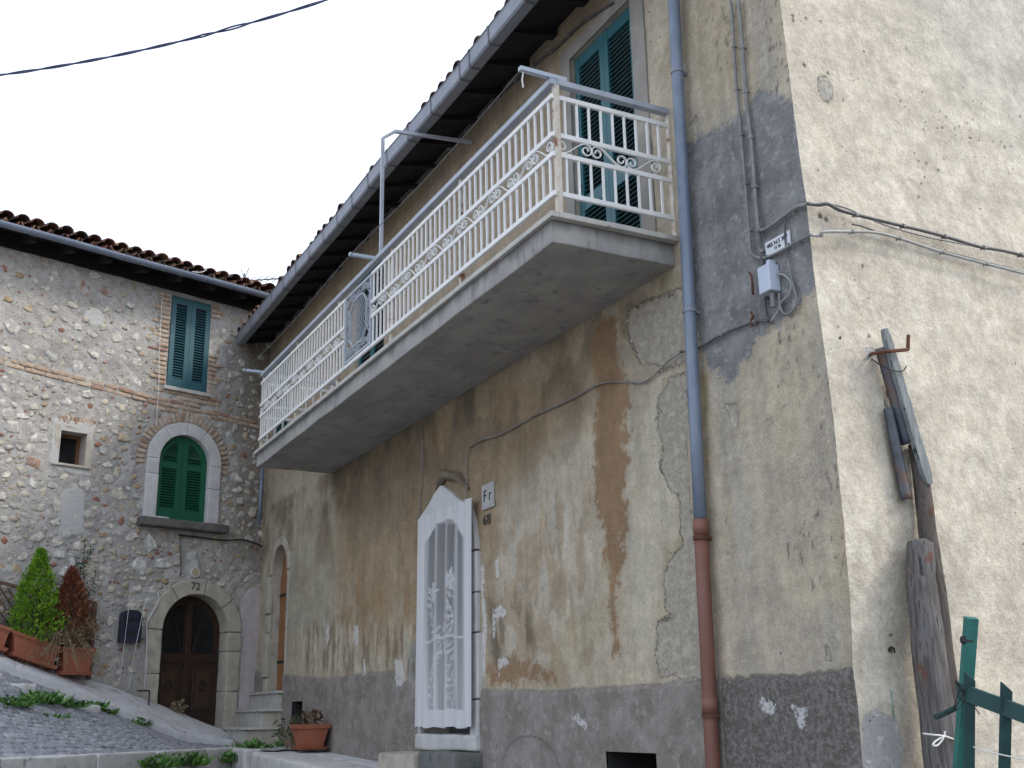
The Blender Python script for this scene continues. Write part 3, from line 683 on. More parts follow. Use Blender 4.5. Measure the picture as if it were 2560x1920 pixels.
# louvred shutters: each leaf is a part, each slat a sub-part
def slat_mesh(mat):
    mb = MB(); mb.box(-.5, .5, -.016, .016, -.003, .003); return mb.mesh('slat', mat)
def shutter(T, axis, a0, a1, z0, z1, out, panels, mat, parent, sm, pitch=.042, stile=.065, rail=.08, arch=None, th=.035, gap=.004, knob=True):
    """two leaves between a0..a1; panels: list of (z0,z1) louvre openings; arch=(centre a, spring z, r)"""
    am = (a0 + a1) / 2
    for lf in (0, 1):
        b0, b1 = (a0 + gap, am - gap / 2) if lf == 0 else (am + gap / 2, a1 - gap)
        def top(a):
            if arch is None: return z1
            ca, cz, r = arch; return cz + math.sqrt(max(r * r - (a - ca) ** 2, 0))
        mb = MB(T)
        o0, o1 = out - th, out
        def col_(u0, u1, q0):                   # stile with arched head
            n = 6 if arch else 1
            for k in range(n):
                e0, e1 = u0 + (u1 - u0) * k / n, u0 + (u1 - u0) * (k + 1) / n
                mb.hexa([(e0, o0, q0), (e0, o0, top(e0)), (e0, o1, q0), (e0, o1, top(e0)), (e1, o0, q0), (e1, o0, top(e1)), (e1, o1, q0), (e1, o1, top(e1))])
        col_(b0, b0 + stile, z0); col_(b1 - stile, b1, z0)
        edges = [z0] + [q for p in panels for q in p]
        for k in range(len(panels)):
            mb.box(b0 + stile, b1 - stile, o0 + .003, o1 - .003, edges[2 * k], edges[2 * k + 1])
        last = edges[-1]
        if arch is None: mb.box(b0 + stile, b1 - stile, o0 + .003, o1 - .003, last, z1)
        else:                                    # arched head rail
            n = 8; u0, u1 = b0 + stile, b1 - stile; ca, cz, r = arch
            def low(a): return max(edges[-2], cz + math.sqrt(max((r - rail) ** 2 - (a - ca) ** 2, 0)))
            for k in range(n):
                e0, e1 = u0 + (u1 - u0) * k / n, u0 + (u1 - u0) * (k + 1) / n
                mb.hexa([(e0, o0 + .003, low(e0)), (e0, o0 + .003, top(e0)), (e0, o1 - .003, low(e0)), (e0, o1 - .003, top(e0)), (e1, o0 + .003, low(e1)), (e1, o0 + .003, top(e1)), (e1, o1 - .003, low(e1)), (e1, o1 - .003, top(e1))])
        leaf = mb.build('shutter', mat, parent)
        MB(T).box(b0 + stile * .5, b1 - stile * .5, o0 - .012, o0 - .006, z0 + .05, (z1 if arch is None else arch[1] + .1)).build('louvre_back', m_dark, leaf)
        ca0, cb0 = b0 + stile, b1 - stile
        for p0, p1 in panels:
            k = 0; z = p0 + pitch * .5
            while z < p1 - .01:
                u0, u1 = ca0, cb0
                if arch and z > arch[1]:
                    ca, cz, r = arch; w = math.sqrt(max((r - rail) ** 2 - (z - cz) ** 2, 0))
                    u0, u1 = max(u0, ca - w), min(u1, ca + w)
                if u1 - u0 > .03:
                    x = Vector(axis); outv = T((0, 1, 0)) - T((0, 0, 0)); up = Vector((0, 0, 1))
                    ty = (outv * .72 - up * .69 + up * random.uniform(-.05, .05)).normalized(); tz = x.cross(ty)
                    inst('slat', sm, T(((u0 + u1) / 2, out - th * .5, z)), Matrix((x, ty, tz)).transposed(), (u1 - u0 + .004, 1.1, 1), leaf)
                z += pitch
        if knob: MB(T).box(b0 + (.012 if lf == 0 else b1 - b0 - .04), b0 + (.04 if lf == 0 else b1 - b0 - .012), out, out + .012, z0 + .42 * (z1 - z0), z0 + .42 * (z1 - z0) + .07).build('hinge', m_iron, leaf)
SM_F = slat_mesh(m_green)
for k, (x0, x1, zb) in enumerate(UP):
    MB(TF).box(x0, x1, -.17, -.15, zb, 7.07).build('shutter_frame', m_dark, house)
    shutter(TF, (1, 0, 0), x0 + .012, x1 - .012, zb + .01, 7.06, -.03, [(4.97, 5.60), (5.72, 6.95)] if zb < 5 else [(5.88, 6.95)], m_green, house, SM_F, .042 if k == 0 else .075)

# balcony slab, marble edge, railing
mb = rough_box(TF, -9.08, -1.36, .0, 1.0, 4.63, 4.80, 14, .012, 3, .012, 5)
slab = mb.build('balcony_slab', m_slab, house)
for nm, bx in (('front', (-9.12, -1.30, .97, 1.035, 4.795, 4.835)), ('side', (-1.375, -1.30, .0, .969, 4.795, 4.835)), ('far', (-9.12, -9.05, .0, .969, 4.795, 4.835))):
    rough_box(TF, *bx, cuts=10, amp=.004, freq=5, bev=.006, seed=9).build('marble_edge', m_marble, slab)
MB(TF).box(-9.04, -1.38, .0, .965, 4.80, 4.822).build('balcony_floor', m_marble, slab)
ZR = (5.725, 5.43, 5.28, 4.985)
YF = .985; XN, XFAR = -1.335, -9.06
GATE = (-5.73, -4.95)
mb = MB(TF)
for x0, x1 in ((XFAR, GATE[0]), (GATE[1], XN)):
    for z in ZR: mb.box(x0 - .012, x1 + .012, YF - .012, YF + .012, z - .018, z + .018)
mb.box(GATE[0], GATE[1], YF - .012, YF + .012, ZR[3] - .018, ZR[3] + .018)
for z in ZR:
    mb.box(XN - .012, XN + .012, -.02, YF - .012, z - .018, z + .018); mb.box(XFAR - .012, XFAR + .012, .0, YF - .012, z - .018, z + .018)
railing = mb.build('balcony_railing', m_white_iron, house, bevel=.003)
mb = MB(TF); h0, h1 = 5.815, 5.86
mb.box(XFAR - .02, XN + .02, YF - .035, YF + .02, h0, h1)
mb.build('handrail', m_grey_iron, railing, bevel=.004)
mb = MB(TF); mb.box(XN - .03, XN + .025, -.02, YF - .036, h0, h1); mb.build('handrail', m_grey_iron, railing, bevel=.004)
mb = MB(TF); mb.box(XFAR - .025, XFAR + .03, .0, YF - .036, h0, h1); mb.build('handrail', m_grey_iron, railing, bevel=.004)
m_rusty_white = M('chipped white post', (.62, .58, .50), (.52, .46, .38), 14, .6, .3, 50, .002, 0, (.22, .085, .035), 9, (.55, .64))
for x, o in ((XN, YF), (-2.92, YF), (-4.48, YF), (-6.02, YF), (-7.53, YF), (XFAR, YF), (XN, .03)):
    MB(TF).box(x - .022, x + .022, o - .052, o - .0125, 4.83, h0).build('post', m_rusty_white, railing, bevel=.003)
MB(TF).box(XFAR - .02, XFAR + .02, .03, .07, 4.83, h0).build('post', m_white_iron, railing)
def bal_mesh(h):
    mb = MB(); mb.box(-.0075, .0075, -.0075, .0075, 0, h); return mb.mesh('baluster', m_white_iron)
BU, BLo = bal_mesh(ZR[0] - ZR[1] - .036), bal_mesh(ZR[2] - ZR[3] - .036)
def balusters(pts):
    for p in pts:
        inst('baluster', BU, TF((p[0], p[1], ZR[1] + .018)), Matrix.Rotation(random.uniform(-.1, .1), 3, 'Z'), (1, 1, 1), railing)
        inst('baluster', BLo, TF((p[0], p[1], ZR[3] + .018)), Matrix.Rotation(random.uniform(-.1, .1), 3, 'Z'), (1, 1, 1), railing)
for x0, x1, n in ((GATE[1], XN, 36), (XFAR, GATE[0], 33)):
    balusters([(x0 + (x1 - x0) * (i + .5) / n, YF) for i in range(n)])
balusters([(XN, .06 + (YF - .10) * (i + .4) / 9) for i in range(9)]); balusters([(XFAR, .06 + (YF - .10) * (i + .4) / 9) for i in range(9)])
# S scrolls in the middle band
def scroll_mesh(L, h, flip=1, mat=m_white_iron, n=13, w=.008):
    pts = []
    r0 = h * .44
    for k in range(n + 4):                        # spiral in from the left end
        a = math.pi * .5 + (1 - k / (n + 3)) * 2.6 * math.pi; r = r0 * (1 - .72 * (1 - k / (n + 3)))
        pts.append((-L / 2 + r0 + r * math.cos(a), (h / 2 - r0) + r * math.sin(a) - .0))
    q = [(-x, -y) for x, y in pts[::-1]]
    a_, b_ = pts[-1], q[0]
    mid = [(a_[0] + (b_[0] - a_[0]) * t, a_[1] + (b_[1] - a_[1]) * (3 * t * t - 2 * t ** 3)) for t in (.15, .3, .45, .6, .75, .9)]
    mb = MB(); P = [(x, 0, y * flip) for x, y in pts + mid + q]
    vs = []; fs = []
    for i, p in enumerate(P):                     # flat strip on edge
        d = Vector(P[min(i + 1, len(P) - 1)]) - Vector(P[max(i - 1, 0)]); nrm = Vector((-d.z, 0, d.x)).normalized() * .0035
        for sx, sy in ((1, -1), (1, 1), (-1, 1), (-1, -1)): vs.append(tuple(Vector(p) + nrm * sx + Vector((0, w * sy, 0))))
    m = len(P)
    fs = [(i * 4 + k, i * 4 + (k + 1) % 4, (i + 1) * 4 + (k + 1) % 4, (i + 1) * 4 + k) for i in range(m - 1) for k in range(4)]
    mb.add(vs, fs); return mb.mesh('scroll', mat, smooth=False)
hb = ZR[1] - ZR[2] - .036
SC = {f: scroll_mesh(.30, hb, f) for f in (1, -1)}
zc = (ZR[1] + ZR[2]) / 2
for x0, x1 in ((GATE[1], XN), (XFAR, GATE[0])):
    n = int((x1 - x0) / .30)
    for i in range(n): inst('scroll', SC[1 if i % 2 else -1], TF((x0 + (x1 - x0) * (i + .5) / n, YF, zc)), None, (1, 1, 1), railing)
RZ90 = Matrix.Rotation(math.pi / 2, 3, 'Z')
for xx_ in (XN, XFAR):
    for i in range(3): inst('scroll', SC[1 if i % 2 else -1], TF((xx_, .10 + (YF - .12) * (i + .5) / 3, zc)), RZ90, (1, 1, 1), railing)
# blue grey wrought panel in the middle of the railing
g0, g1 = GATE; gz0, gz1 = 5.01, 5.74; gc, gz = (g0 + g1) / 2, (gz0 + gz1) / 2
mb = MB(TF)
for bx in ((g0, g0 + .03, gz0, gz1), (g1 - .03, g1, gz0, gz1)): mb.box(bx[0], bx[1], YF - .012, YF + .012, bx[2], bx[3])
for bz in ((gz0 + .004, gz0 + .03), (gz1 - .03, gz1 - .002)): mb.box(g0 + .03, g1 - .03, YF - .011, YF + .011, *bz)
hw, hh, ch = .245, .245, .11
octo = [(gc - hw + ch, gz - hh), (gc + hw - ch, gz - hh), (gc + hw, gz - hh + ch), (gc + hw, gz + hh - ch), (gc + hw - ch, gz + hh), (gc - hw + ch, gz + hh), (gc - hw, gz + hh - ch), (gc - hw, gz - hh + ch)]
for i in range(8):
    a, c = octo[i], octo[(i + 1) % 8]; mb.tube([(a[0], YF, a[1]), (c[0], YF, c[1])], .012, 4)
mb.build('wrought_panel', m_grey_iron, railing)
mb = MB(TF)
for k in range(-16, 17):                          # diagonal wire mesh clipped to the octagon
    for sgn in (1, -1):
        seg = []
        for tt in np.linspace(-.5, .5, 81):
            x, z = gc + k * .048 + tt * .6, gz + sgn * tt * 1.0
            if abs(x - gc) < hw and abs(z - gz) < hh and abs(x - gc) + abs(z - gz) < hw + hh - ch: seg.append((x, YF, z))
        if len(seg) > 2: mb.tube([seg[0], seg[-1]], .0024, 4, False)
mb.build('wire_mesh', m_grey_iron, railing)
SG = scroll_mesh(.20, .09, 1, m_grey_iron, 10, .009)
for k in range(4):
    for zz in (gz0 + .08, gz1 - .08): inst('scroll', SG, TF((g0 + .12 + k * .18, YF, zz)), None, (1, 1, 1 if k % 2 else -1), railing)
RY90 = Matrix.Rotation(math.pi / 2, 3, 'Y')
for k in range(3):
    for xx_ in (g0 + .075, g1 - .075): inst('scroll', SG, TF((xx_, YF, gz - .2 + k * .2)), RY90, (1, 1, .9 if k % 2 else -.9), railing)
# clothes line arms and the tall hoop
for x, tilt in ((XN, .0), (-4.92, .0), (XFAR, .0)):
    MB(TF).box(x - .02, x + .02, YF - .12, YF + .25, 5.862, 5.895).build('clothesline_arm', m_steel_lt, railing, bevel=.003)
MB(TF).tube([(-4.80, .955, 5.86), (-4.80, .955, 7.13), (-4.79, .83, 7.23), (-4.70, .02, 7.25)], .022, 4).build('awning_hoop', m_grey_iron, railing)
mb = MB(TF); mb.tube([(XN, YF + .22, 5.86), (XN - .01, YF + .225, 5.80), (XN - .005, YF + .22, 5.74)], .006, 5); mb.build('hanging_cord', m_string, railing)

# stains already in the wall; downpipe
PX0, PX1 = onF(1683, 0, -.08), onF(1781, 1920, -.08)
def pipe_x(z): return PX0[0] + (PX1[0] - PX0[0]) * (PX0[2] - z) / (PX0[2] - PX1[2])
mb = MB(TF); mb.tube([(pipe_x(z), .075, z) for z in (2.72, 3.4, 4.2, 5.0, 5.8, 6.6)] + [(pipe_x(6.9), .10, 6.85), (pipe_x(7), .30, 7.12), (pipe_x(7), .53, 7.30)], .043, 14)
pipe = mb.build('downpipe', m_pipe, house, smooth=True)
mb = MB(TF); mb.tube([(pipe_x(z), .075, z) for z in (.55, 1.2, 2.0, 2.74)], .046, 14)
for z in (2.73, 1.62): mb.tube([(pipe_x(z), .075, z - .05), (pipe_x(z + .05), .075, z + .05)], .0505, 14)
mb.build('clay_downpipe', m_pipe_red, house, smooth=True)
for z in (6.02, 4.2, 2.66, 1.56):
    mb = MB(TF); mb.tube([(pipe_x(z), .075, z - .012), (pipe_x(z), .075, z + .012)], .056 if z < 3 else .049, 14); mb.box(pipe_x(z) - .012, pipe_x(z) + .012, -.01, .04, z - .011, z + .011)
    mb.build('pipe_clip', m_gutter if z > 3 else m_rust, pipe, smooth=False)

# roof: boarding, rafters, tiles, gutter
TANR = .30
def roof_z(out): return 7.585 - .33 * out if out > 0 else 7.585 - TANR * out
def TRF(p): return Vector((p[0], -p[1], roof_z(p[1]) + p[2]))
mb = MB(TRF); outs = [.56, .3, .0, -2.2, -4.3]
mb.box(-12.6, .30, -4.3, .68, .0, .035) if False else None
n_ = len(outs); xs = np.linspace(-12.62, .30, 30)
vs = [(x, o, dz) for dz in (-.065, -.03) for x in xs for o in outs]
K = len(xs) * n_
mb.add(vs, [(i * n_ + j, (i + 1) * n_ + j, (i + 1) * n_ + j + 1, i * n_ + j + 1) for i in range(len(xs) - 1) for j in range(n_ - 1)] + [(K + i * n_ + j, K + (i + 1) * n_ + j, K + (i + 1) * n_ + j + 1, K + i * n_ + j + 1) for i in range(len(xs) - 1) for j in range(n_ - 1)] + [(i * n_, (i + 1) * n_, K + (i + 1) * n_, K + i * n_) for i in range(len(xs) - 1)])
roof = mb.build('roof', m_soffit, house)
mb = MB(); mb.add([(-12.62, 4.3, roof_z(-4.3)), (.3, 4.3, roof_z(-4.3)), (.3, 9.2, 7.3), (-12.62, 9.2, 7.3)], [(0, 1, 2, 3)]); mb.build('rear_slope', m_tilefar, house)
for i in range(23):
    x = -12.3 + i * .55
    if x > .2: break
    mb = MB(TRF)
    prof = [(-.05, -.005), (.50, -.005), (.50, -.05), (.45, -.09), (.28, -.12), (.12, -.14), (-.05, -.14)]
    vs = [(x - .045, o, z) for o, z in prof] + [(x + .045, o, z) for o, z in prof]; k = len(prof)
    mb.add(vs, [list(range(k)), list(range(2 * k - 1, k - 1, -1))] + [(a, (a + 1) % k, (a + 1) % k + k, a + k) for a in range(k)])
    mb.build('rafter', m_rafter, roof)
def tile_mesh(L=.46, r=.095, up=True, mat=m_tile):
    mb = MB(); vs = []; n = 7; th = .014
    for y, rr in ((0, r), (L, r * .80)):
        for R in (rr, rr - th):
            for k in range(n):
                a = math.pi * k / (n - 1); s = 1 if up else -1
                vs.append((R * math.cos(a), y, s * R * math.sin(a) * .8))
    fs = []
    for k in range(n - 1):
        fs += [(k, k + 1, 2 * n + k + 1, 2 * n + k), (n + k, 3 * n + k, 3 * n + k + 1, n + k + 1), (k, n + k, n + k + 1, k + 1)]
    mb.add(vs, fs); return mb.mesh('roof_tile', mat, smooth=False, recalc=False)
TILE_U, TILE_D = tile_mesh(), tile_mesh(up=False)
def lay_tiles(parent, P, xdir, updir, width, rows, pitch=.215, tz=.075):
    """P: world start point at the eave, xdir along the eave, updir up the slope"""
    xd, ud = Vector(xdir).normalized(), Vector(updir).normalized(); nd = xd.cross(ud)
    n = int(width / pitch); rest = MB()
    for r in range(rows):
        for i in range(n):
            for kind in (0, 1):
                j = random.uniform(-.025, .025)
                if r == 0: j = random.uniform(-.055, .04)
                loc = P + xd * ((i + .5 * kind) * pitch + random.uniform(-.015, .015)) + ud * (r * .36 + j - (.02 if kind else .05)) + nd * ((tz if kind == 0 else tz - .003) + random.uniform(-.008, .012))
                yaw = random.uniform(-.05, .05); x2 = (xd * math.cos(yaw) + ud * math.sin(yaw)); y2 = (ud * math.cos(yaw) - xd * math.sin(yaw) - nd * .04).normalized()
                R = Matrix((x2, y2, x2.cross(y2))).transposed()
                me = TILE_U if kind == 1 else TILE_D
                if kind == 1: loc += nd * .035
                if r < 2: inst('roof_tile', me, loc, R, (1, 1, 1), parent)
                else:
                    Mx = Matrix.Translation(loc) @ R.to_4x4(); rest.add([Mx @ v.co for v in me.vertices], [list(f.vertices) for f in me.polygons])
    if rest.v:
        o = rest.build('upper_tiles', m_tilefar, parent, recalc=False); o['kind'] = 'stuff'
eo = Vector((-12.55, -.50, roof_z(.50) + .02)); up = (Vector((0, 0, roof_z(0) + .0)) - Vector((0, -.68, roof_z(.68)))).normalized()
lay_tiles(roof, eo, (1, 0, 0), up, 12.7, 3, .215, .035)
eo2 = Vector((-12.55, .36, roof_z(-.36) + .045))
class _S: pass
# gutter: box section with a bead, seams as straps
GYo, GZb, GZt = .60, 7.29, 7.445
prof = [(GYo - .115, GZt + .01), (GYo - .115, GZb + .012), (GYo - .10, GZb), (GYo - .008, GZb), (GYo + .006, GZb + .02), (GYo + .012, GZt), (GYo + .022, GZt + .006), (GYo + .012, GZt + .014), (GYo + .002, GZt - .005), (GYo - .003, GZb + .025), (GYo - .10, GZb + .012), (GYo - .105, GZt + .01)]
def extrude_prof(T, prof, a0, a1, n, sag=0.0):
    mb = MB(T); k = len(prof); vs = []
    for i in range(n + 1):
        a = a0 + (a1 - a0) * i / n; d = sag * mnoise.noise(Vector((a * .6, 3.1, 0)))
        vs += [(a, o + d * .5, z + d) for o, z in prof]
    mb.add(vs, [(i * k + j, i * k + (j + 1) % k, (i + 1) * k + (j + 1) % k, (i + 1) * k + j) for i in range(n) for j in range(k)] + [list(range(k)), list(range(n * k, n * k + k))])
    return mb
gut = extrude_prof(TF, prof, -12.28, .28, 60, .012).build('gutter', m_gutter, house)
gp_ = [(o * 1.0 + (.006 if o > GYo - .05 else -.004), z + (-.006 if z < GZb + .06 else .004)) for o, z in prof[:7]]
for x in (-1.55, -2.40, -3.08, -3.49, -3.71, -4.4, -5.0, -5.6, -6.2, -6.75, -7.3, -7.85, -8.43, -9.02, -9.63, -10.24, -10.85, -11.4):
    d = .012 * mnoise.noise(Vector((x * .6, 3.1, 0)))
    mb = MB(TF); k = len(gp_)
    mb.add([(xx_, o + d * .5, z + d) for xx_ in (x - .010, x + .010) for o, z in gp_], [(j, j + 1, k + j + 1, k + j) for j in range(k - 1)])
    mb.build('gutter_seam', M('gutter seam', (.10, .10, .12), (.13, .13, .15), 8, .6, 0) if 'gutter seam' not in bpy.data.materials else bpy.data.materials['gutter seam'], gut)

# ------------------------------------------------------------------ facade doors, steps
def ring(T, ca, cz, r0, r1, o0, o1, a0, a1, n=6):
    """arched block between two radii, angles in degrees (0 = +a, 90 = up)"""
    mb = MB(T); vs = []
    for k in range(n + 1):
        a = math.radians(a0 + (a1 - a0) * k / n)
        for r, o in ((r0, o0), (r0, o1), (r1, o1), (r1, o0)): vs.append((ca + r * math.cos(a), o, cz + r * math.sin(a)))
    mb.add(vs, [(i * 4 + j, i * 4 + (j + 1) % 4, (i + 1) * 4 + (j + 1) % 4, (i + 1) * 4 + j) for i in range(n) for j in range(4)] + [(0, 1, 2, 3), tuple(n * 4 + j for j in range(4))])
    return mb
dc = (DOOR68[0] + DOOR68[1]) / 2
ring(TF, dc, 3.05, .585, .74, -.02, .042, .6, 40).build('surround_stone', m_stonewhite, house, bevel=.008)
m_tymp = M('limewashed door head', (.58, .58, .58), (.52, .52, .52), 6, .9, .5, 26, .008, 0, (.33, .32, .30), 4, (.6, .75))
hd = polyF([(1058, 1310), (1058, 1294), (1068, 1281), (1080, 1262), (1094, 1236), (1108, 1216), (1114, 1214), (1130, 1226), (1150, 1245), (1167, 1256), (1172, 1275), (1172, 1310)])
MB(TF).prism(hd, -.02, .045).build('door_head', m_tymp, house, bevel=.01)
for k, (z0, z1) in enumerate(((1.30, 1.72), (1.73, 2.30), (2.31, 2.66), (2.67, 3.04))):
    w = .15 + .02 * (k % 2)
    rough_box(TF, DOOR68[1] - .01, DOOR68[1] + w, -.02, .045, z0, z1, 3, .008, 8, .012, k).build('surround_stone', m_stonewhite, house, smooth=True)
    rough_box(TF, DOOR68[0] - .05, DOOR68[0] + .01, -.02, .045, z0, z1, 3, .008, 8, .012, k + 9).build('surround_stone', m_stonewhite, house, smooth=True)
mb = MB(TF); mb.box(DOOR68[0], DOOR68[1], -.32, -.29, 1.3, 3.7)
d68 = mb.build('door', m_doordark, house)
for k in range(6):
    MB(TF).box(DOOR68[0] + .02 + k * .193, DOOR68[0] + .20 + k * .193, -.288, -.27, 1.42, 3.64).build('door_board', m_doordark, d68)
rough_box(TF, DOOR68[0] - .05, DOOR68[1] + .15, -.3, .07, 1.28, 1.42, 4, .012, 6, .02, 4).build('door_sill', m_stonewhite, house, smooth=True)
MB(TF).tube([(-5.62, .01, 3.79), (-5.39, .03, 3.90), (-5.10, .02, 3.82), (-4.86, .0, 3.66)], [.03, .06, .05, .02], 6).build('broken_stone', M('raw broken stone', (.16, .125, .09), (.21, .17, .125), 14, .95, .9, 30, .02), house)

fc_, fr = (FAR[0] + FAR[1]) / 2, (FAR[1] - FAR[0]) / 2
for k, (z0, z1) in enumerate(((1.75, 2.15), (2.16, 2.78), (2.79, 3.05), (3.06, 3.60))):
    rough_box(TF, FAR[0] - .20, FAR[0] + .004, -.02, .035 + .02 * (k % 2), z0, z1, 3, .010, 8, .015, k + 70).build('surround_stone', m_greystone, house, smooth=True)
    if k > 0: rough_box(TF, FAR[1] - .004, FAR[1] + .07, -.02, .012, z0, z1, 3, .006, 8, .01, k + 80).build('surround_stone', m_greystone, house, smooth=True)
for k, (a0, a1) in enumerate(((0.5, 59), (60, 120), (121, 179.5))):
    ring(TF, fc_, 3.62, fr - .004, fr + .11, -.02, .022, a0, a1).build('surround_stone', m_greystone, house, bevel=.006)
mb = MB(TF); mb.prism([(FAR[0], 1.93), (FAR[1], 1.93), (FAR[1], 3.62)] + [(fc_ + fr * math.cos(a), 3.62 + fr * math.sin(a)) for a in np.linspace(.15, math.pi - .15, 12)] + [(FAR[0], 3.62)], -.16, -.135)
fdoor = mb.build('door', m_wood_or, house)
for k in range(4): MB(TF).box(FAR[0] + .02 + k * .195, FAR[0] + .20 + k * .195, -.134, -.118, 1.97, 3.60 + (.22 if k in (1, 2) else .0)).build('door_board', m_wood_or, fdoor)
for z in (2.35, 3.30): MB(TF).box(FAR[0] + .03, FAR[1] - .06, -.117, -.105, z, z + .035).build('hinge_strap', m_iron, fdoor)
MB(TF).tube([(FAR[1] - .12, -.118, 2.95), (FAR[1] - .12, -.08, 2.95), (FAR[1] - .12, -.07, 2.90)], .012, 6).build('door_handle', m_iron, fdoor)
steps = thing('stone_steps', (-11.6, -.3, 1.22), 'three marble topped steps climbing to the narrow orange wooden door', 'steps')
for k, (y0, zt) in enumerate(((-.54, 1.48), (-.31, 1.715), (-.09, 1.955))):
    xl = -12.5 - .02 + .30 * -y0
    zb = (1.20, 1.485, 1.72)[k] - .005
    rough_box(TF, xl, -10.99, -.03, -y0 - .03, 1.15, zt - .036, 4, .010, 7, .012, 90 + k).build('step_body', m_greystone, steps, smooth=True)
    mb = MB(TF); mb.box(xl + .02, -11.0, -y0 - .028, -y0 - .012, zb, zt - .037); mb.build('riser', m_marble, steps)
    MB(TF).box(xl, -10.94, -.02 if k == 2 else -(.31 if k == 0 else .09), -y0 + .015, zt - .034, zt).build('tread', m_marble, steps, bevel=.005)
doorstep = thing('doorstep_block', (-5.5, -.2, 1.0), 'worn stone doorstep block under the lace curtain doorway', 'doorstep')
rough_box(TF, -6.35, -5.42, -.02, .34, .5, 1.255, 4, .018, 5, .03, 101).build('step_block', m_greystone, doorstep, smooth=True)
rough_box(TF, -5.40, -4.60, -.02, .30, .5, 1.275, 4, .018, 5, .03, 102).build('step_block', M('mossy dark stone', (.12, .125, .12), (.17, .17, .16), 8, .95, .8, 30, .01, 0, (.07, .09, .085), 4, (.5, .65)), doorstep, smooth=True)

# ================================================================== stone house
stone = thing('stone_house', tuple(TL((3, -2, 1.2))), 'rubble stone house with blue shutters, arched green window and tiled eave', 'house')
WIN = (1.10, 1.77, 6.41, 7.86); AC, AZ, AR = 1.39, 5.285, .412; SMW = (2.90, 3.27, 5.02, 5.48); DC, DZ, DR = 1.05, 2.83, .525
def holesL(a, z):
    h = (a > WIN[0]) & (a < WIN[1]) & (z > WIN[2]) & (z < WIN[3])
    h |= (np.abs(a - AC) < AR) & (z > 4.42) & ((z < AZ) | (np.hypot(a - AC, z - AZ) < AR))
    h |= (a > SMW[0]) & (a < SMW[1]) & (z > SMW[2]) & (z < SMW[3])
    h |= (np.abs(a - DC) < DR) & (z > 1.0) & ((z < DZ) | (np.hypot(a - DC, z - DZ) < DR))
    return h
SA = np.unique(np.round(np.concatenate([np.linspace(-.45, 5.4, 300), np.linspace(5.45, 9.3, 80), [WIN[0], WIN[1], AC - AR, AC + AR, SMW[0], SMW[1], DC - DR, DC + DR]]), 4))
ZL = np.unique(np.round(np.concatenate([np.linspace(1.0, 8.25, 360), [WIN[2], WIN[3], 4.42, SMW[2], SMW[3]]]), 4))
SS_, ZZ = np.meshgrid(SA, ZL, indexing='ij')
w1 = .09 * (fbm(SS_ * 5, ZZ * 5, 403) - .5)
Lc = np.broadcast_to(np.array([.40, .385, .362]), SS_.shape + (3,)).copy()
Lc = lerp(Lc, np.array([.32, .308, .29]), ss(fbm(SS_ * 1.5, ZZ * 1.5, 411), .45, .68) * .8)
Lc = lerp(Lc, np.array([.47, .455, .43]), ss(fbm(SS_ * 3.5, ZZ * 3.0, 413), .5, .68) * .7)
warm = ss(.75 - SS_, 0, .5) * ss(ZZ, 3.5, 4.2)
Lc = lerp(Lc, np.array([.235, .205, .165]), warm * .8)
wht = ramp(sdf(SS_ + w1, ZZ + w1, [(SMW[0] - .10, SMW[2] - .12), (SMW[1] + .10, SMW[2] - .10), (SMW[1] + .11, SMW[3] + .13), (SMW[0] - .11, SMW[3] + .14)]), .12)
wht = np.maximum(wht, ramp(sdf(SS_ + w1, ZZ + w1, [(2.75, 4.05), (3.15, 3.95), (3.3, 4.5), (3.0, 4.85), (2.8, 4.6)]), .3) * .75)
wht = np.maximum(wht, ramp(np.hypot((SS_ - 1.12 + w1) / .8, (ZZ - 3.74 + w1)) - .12, .10)); wht = np.maximum(wht, ramp(np.hypot(SS_ - 1.18 + w1, (ZZ - 3.93 + w1)) - .09, .08))
wht = np.maximum(wht, ramp(np.hypot((SS_ - onL(236, 795)[0] + w1), (ZZ - onL(236, 795)[1] + w1)) - .14, .14))
pk = ramp(sdf(SS_ + w1, ZZ + w1, [(.30, 1.95), (.28, 2.9), (.34, 3.28), (.18, 3.48), (-.02, 3.5), (-.2, 3.4), (-.2, 1.3), (.30, 1.3)]), .12)
one = np.ones(SS_.shape)
outL = .030 * (fbm(SS_ * 2, ZZ * 2, 421) - .5) + .040 * (fbm(SS_ * 8, ZZ * 8, 423) - .5) * (1 - ss(np.maximum(wht, pk), .4, .6)) + .012 * ss(np.maximum(wht, pk), .45, .55)
m_rub, t, b = newmat('rubble wall mortar')
co = posco(t); A = N(t, 'ShaderNodeAttribute', attribute_name='Col'); K = N(t, 'ShaderNodeAttribute', attribute_name='Msk')
sp = N(t, 'ShaderNodeSeparateColor', {0: K.outputs['Color']})
fine = noise(t, co, 60, 6, .65); mid = noise(t, co, 11, 6, .6)
vo = N(t, 'ShaderNodeTexVoronoi', {'Vector': N(t, 'ShaderNodeVectorMath', {0: co, 1: N(t, 'ShaderNodeVectorMath', {0: noise(t, co, 20, 3), 1: (.05, .05, .05)}, operation='MULTIPLY').outputs[0]}, operation='ADD').outputs[0], 'Scale': 15.0})
peb = math_(t, 'MULTIPLY', sstep(t, vo.outputs['Distance'], .22, .40, 1, 0), sstep(t, N(t, 'ShaderNodeSeparateColor', {0: vo.outputs['Color']}).outputs[0], .45, .55))
pcol = N(t, 'ShaderNodeValToRGB', {0: N(t, 'ShaderNodeSeparateColor', {0: vo.outputs['Color']}).outputs[1]})
el = pcol.color_ramp.elements; el[0].color = (.36, .30, .21, 1); el[1].color = (.46, .44, .40, 1); e = el.new(.12); e.color = (.24, .11, .075, 1); e = el.new(.2); e.color = (.40, .35, .27, 1)
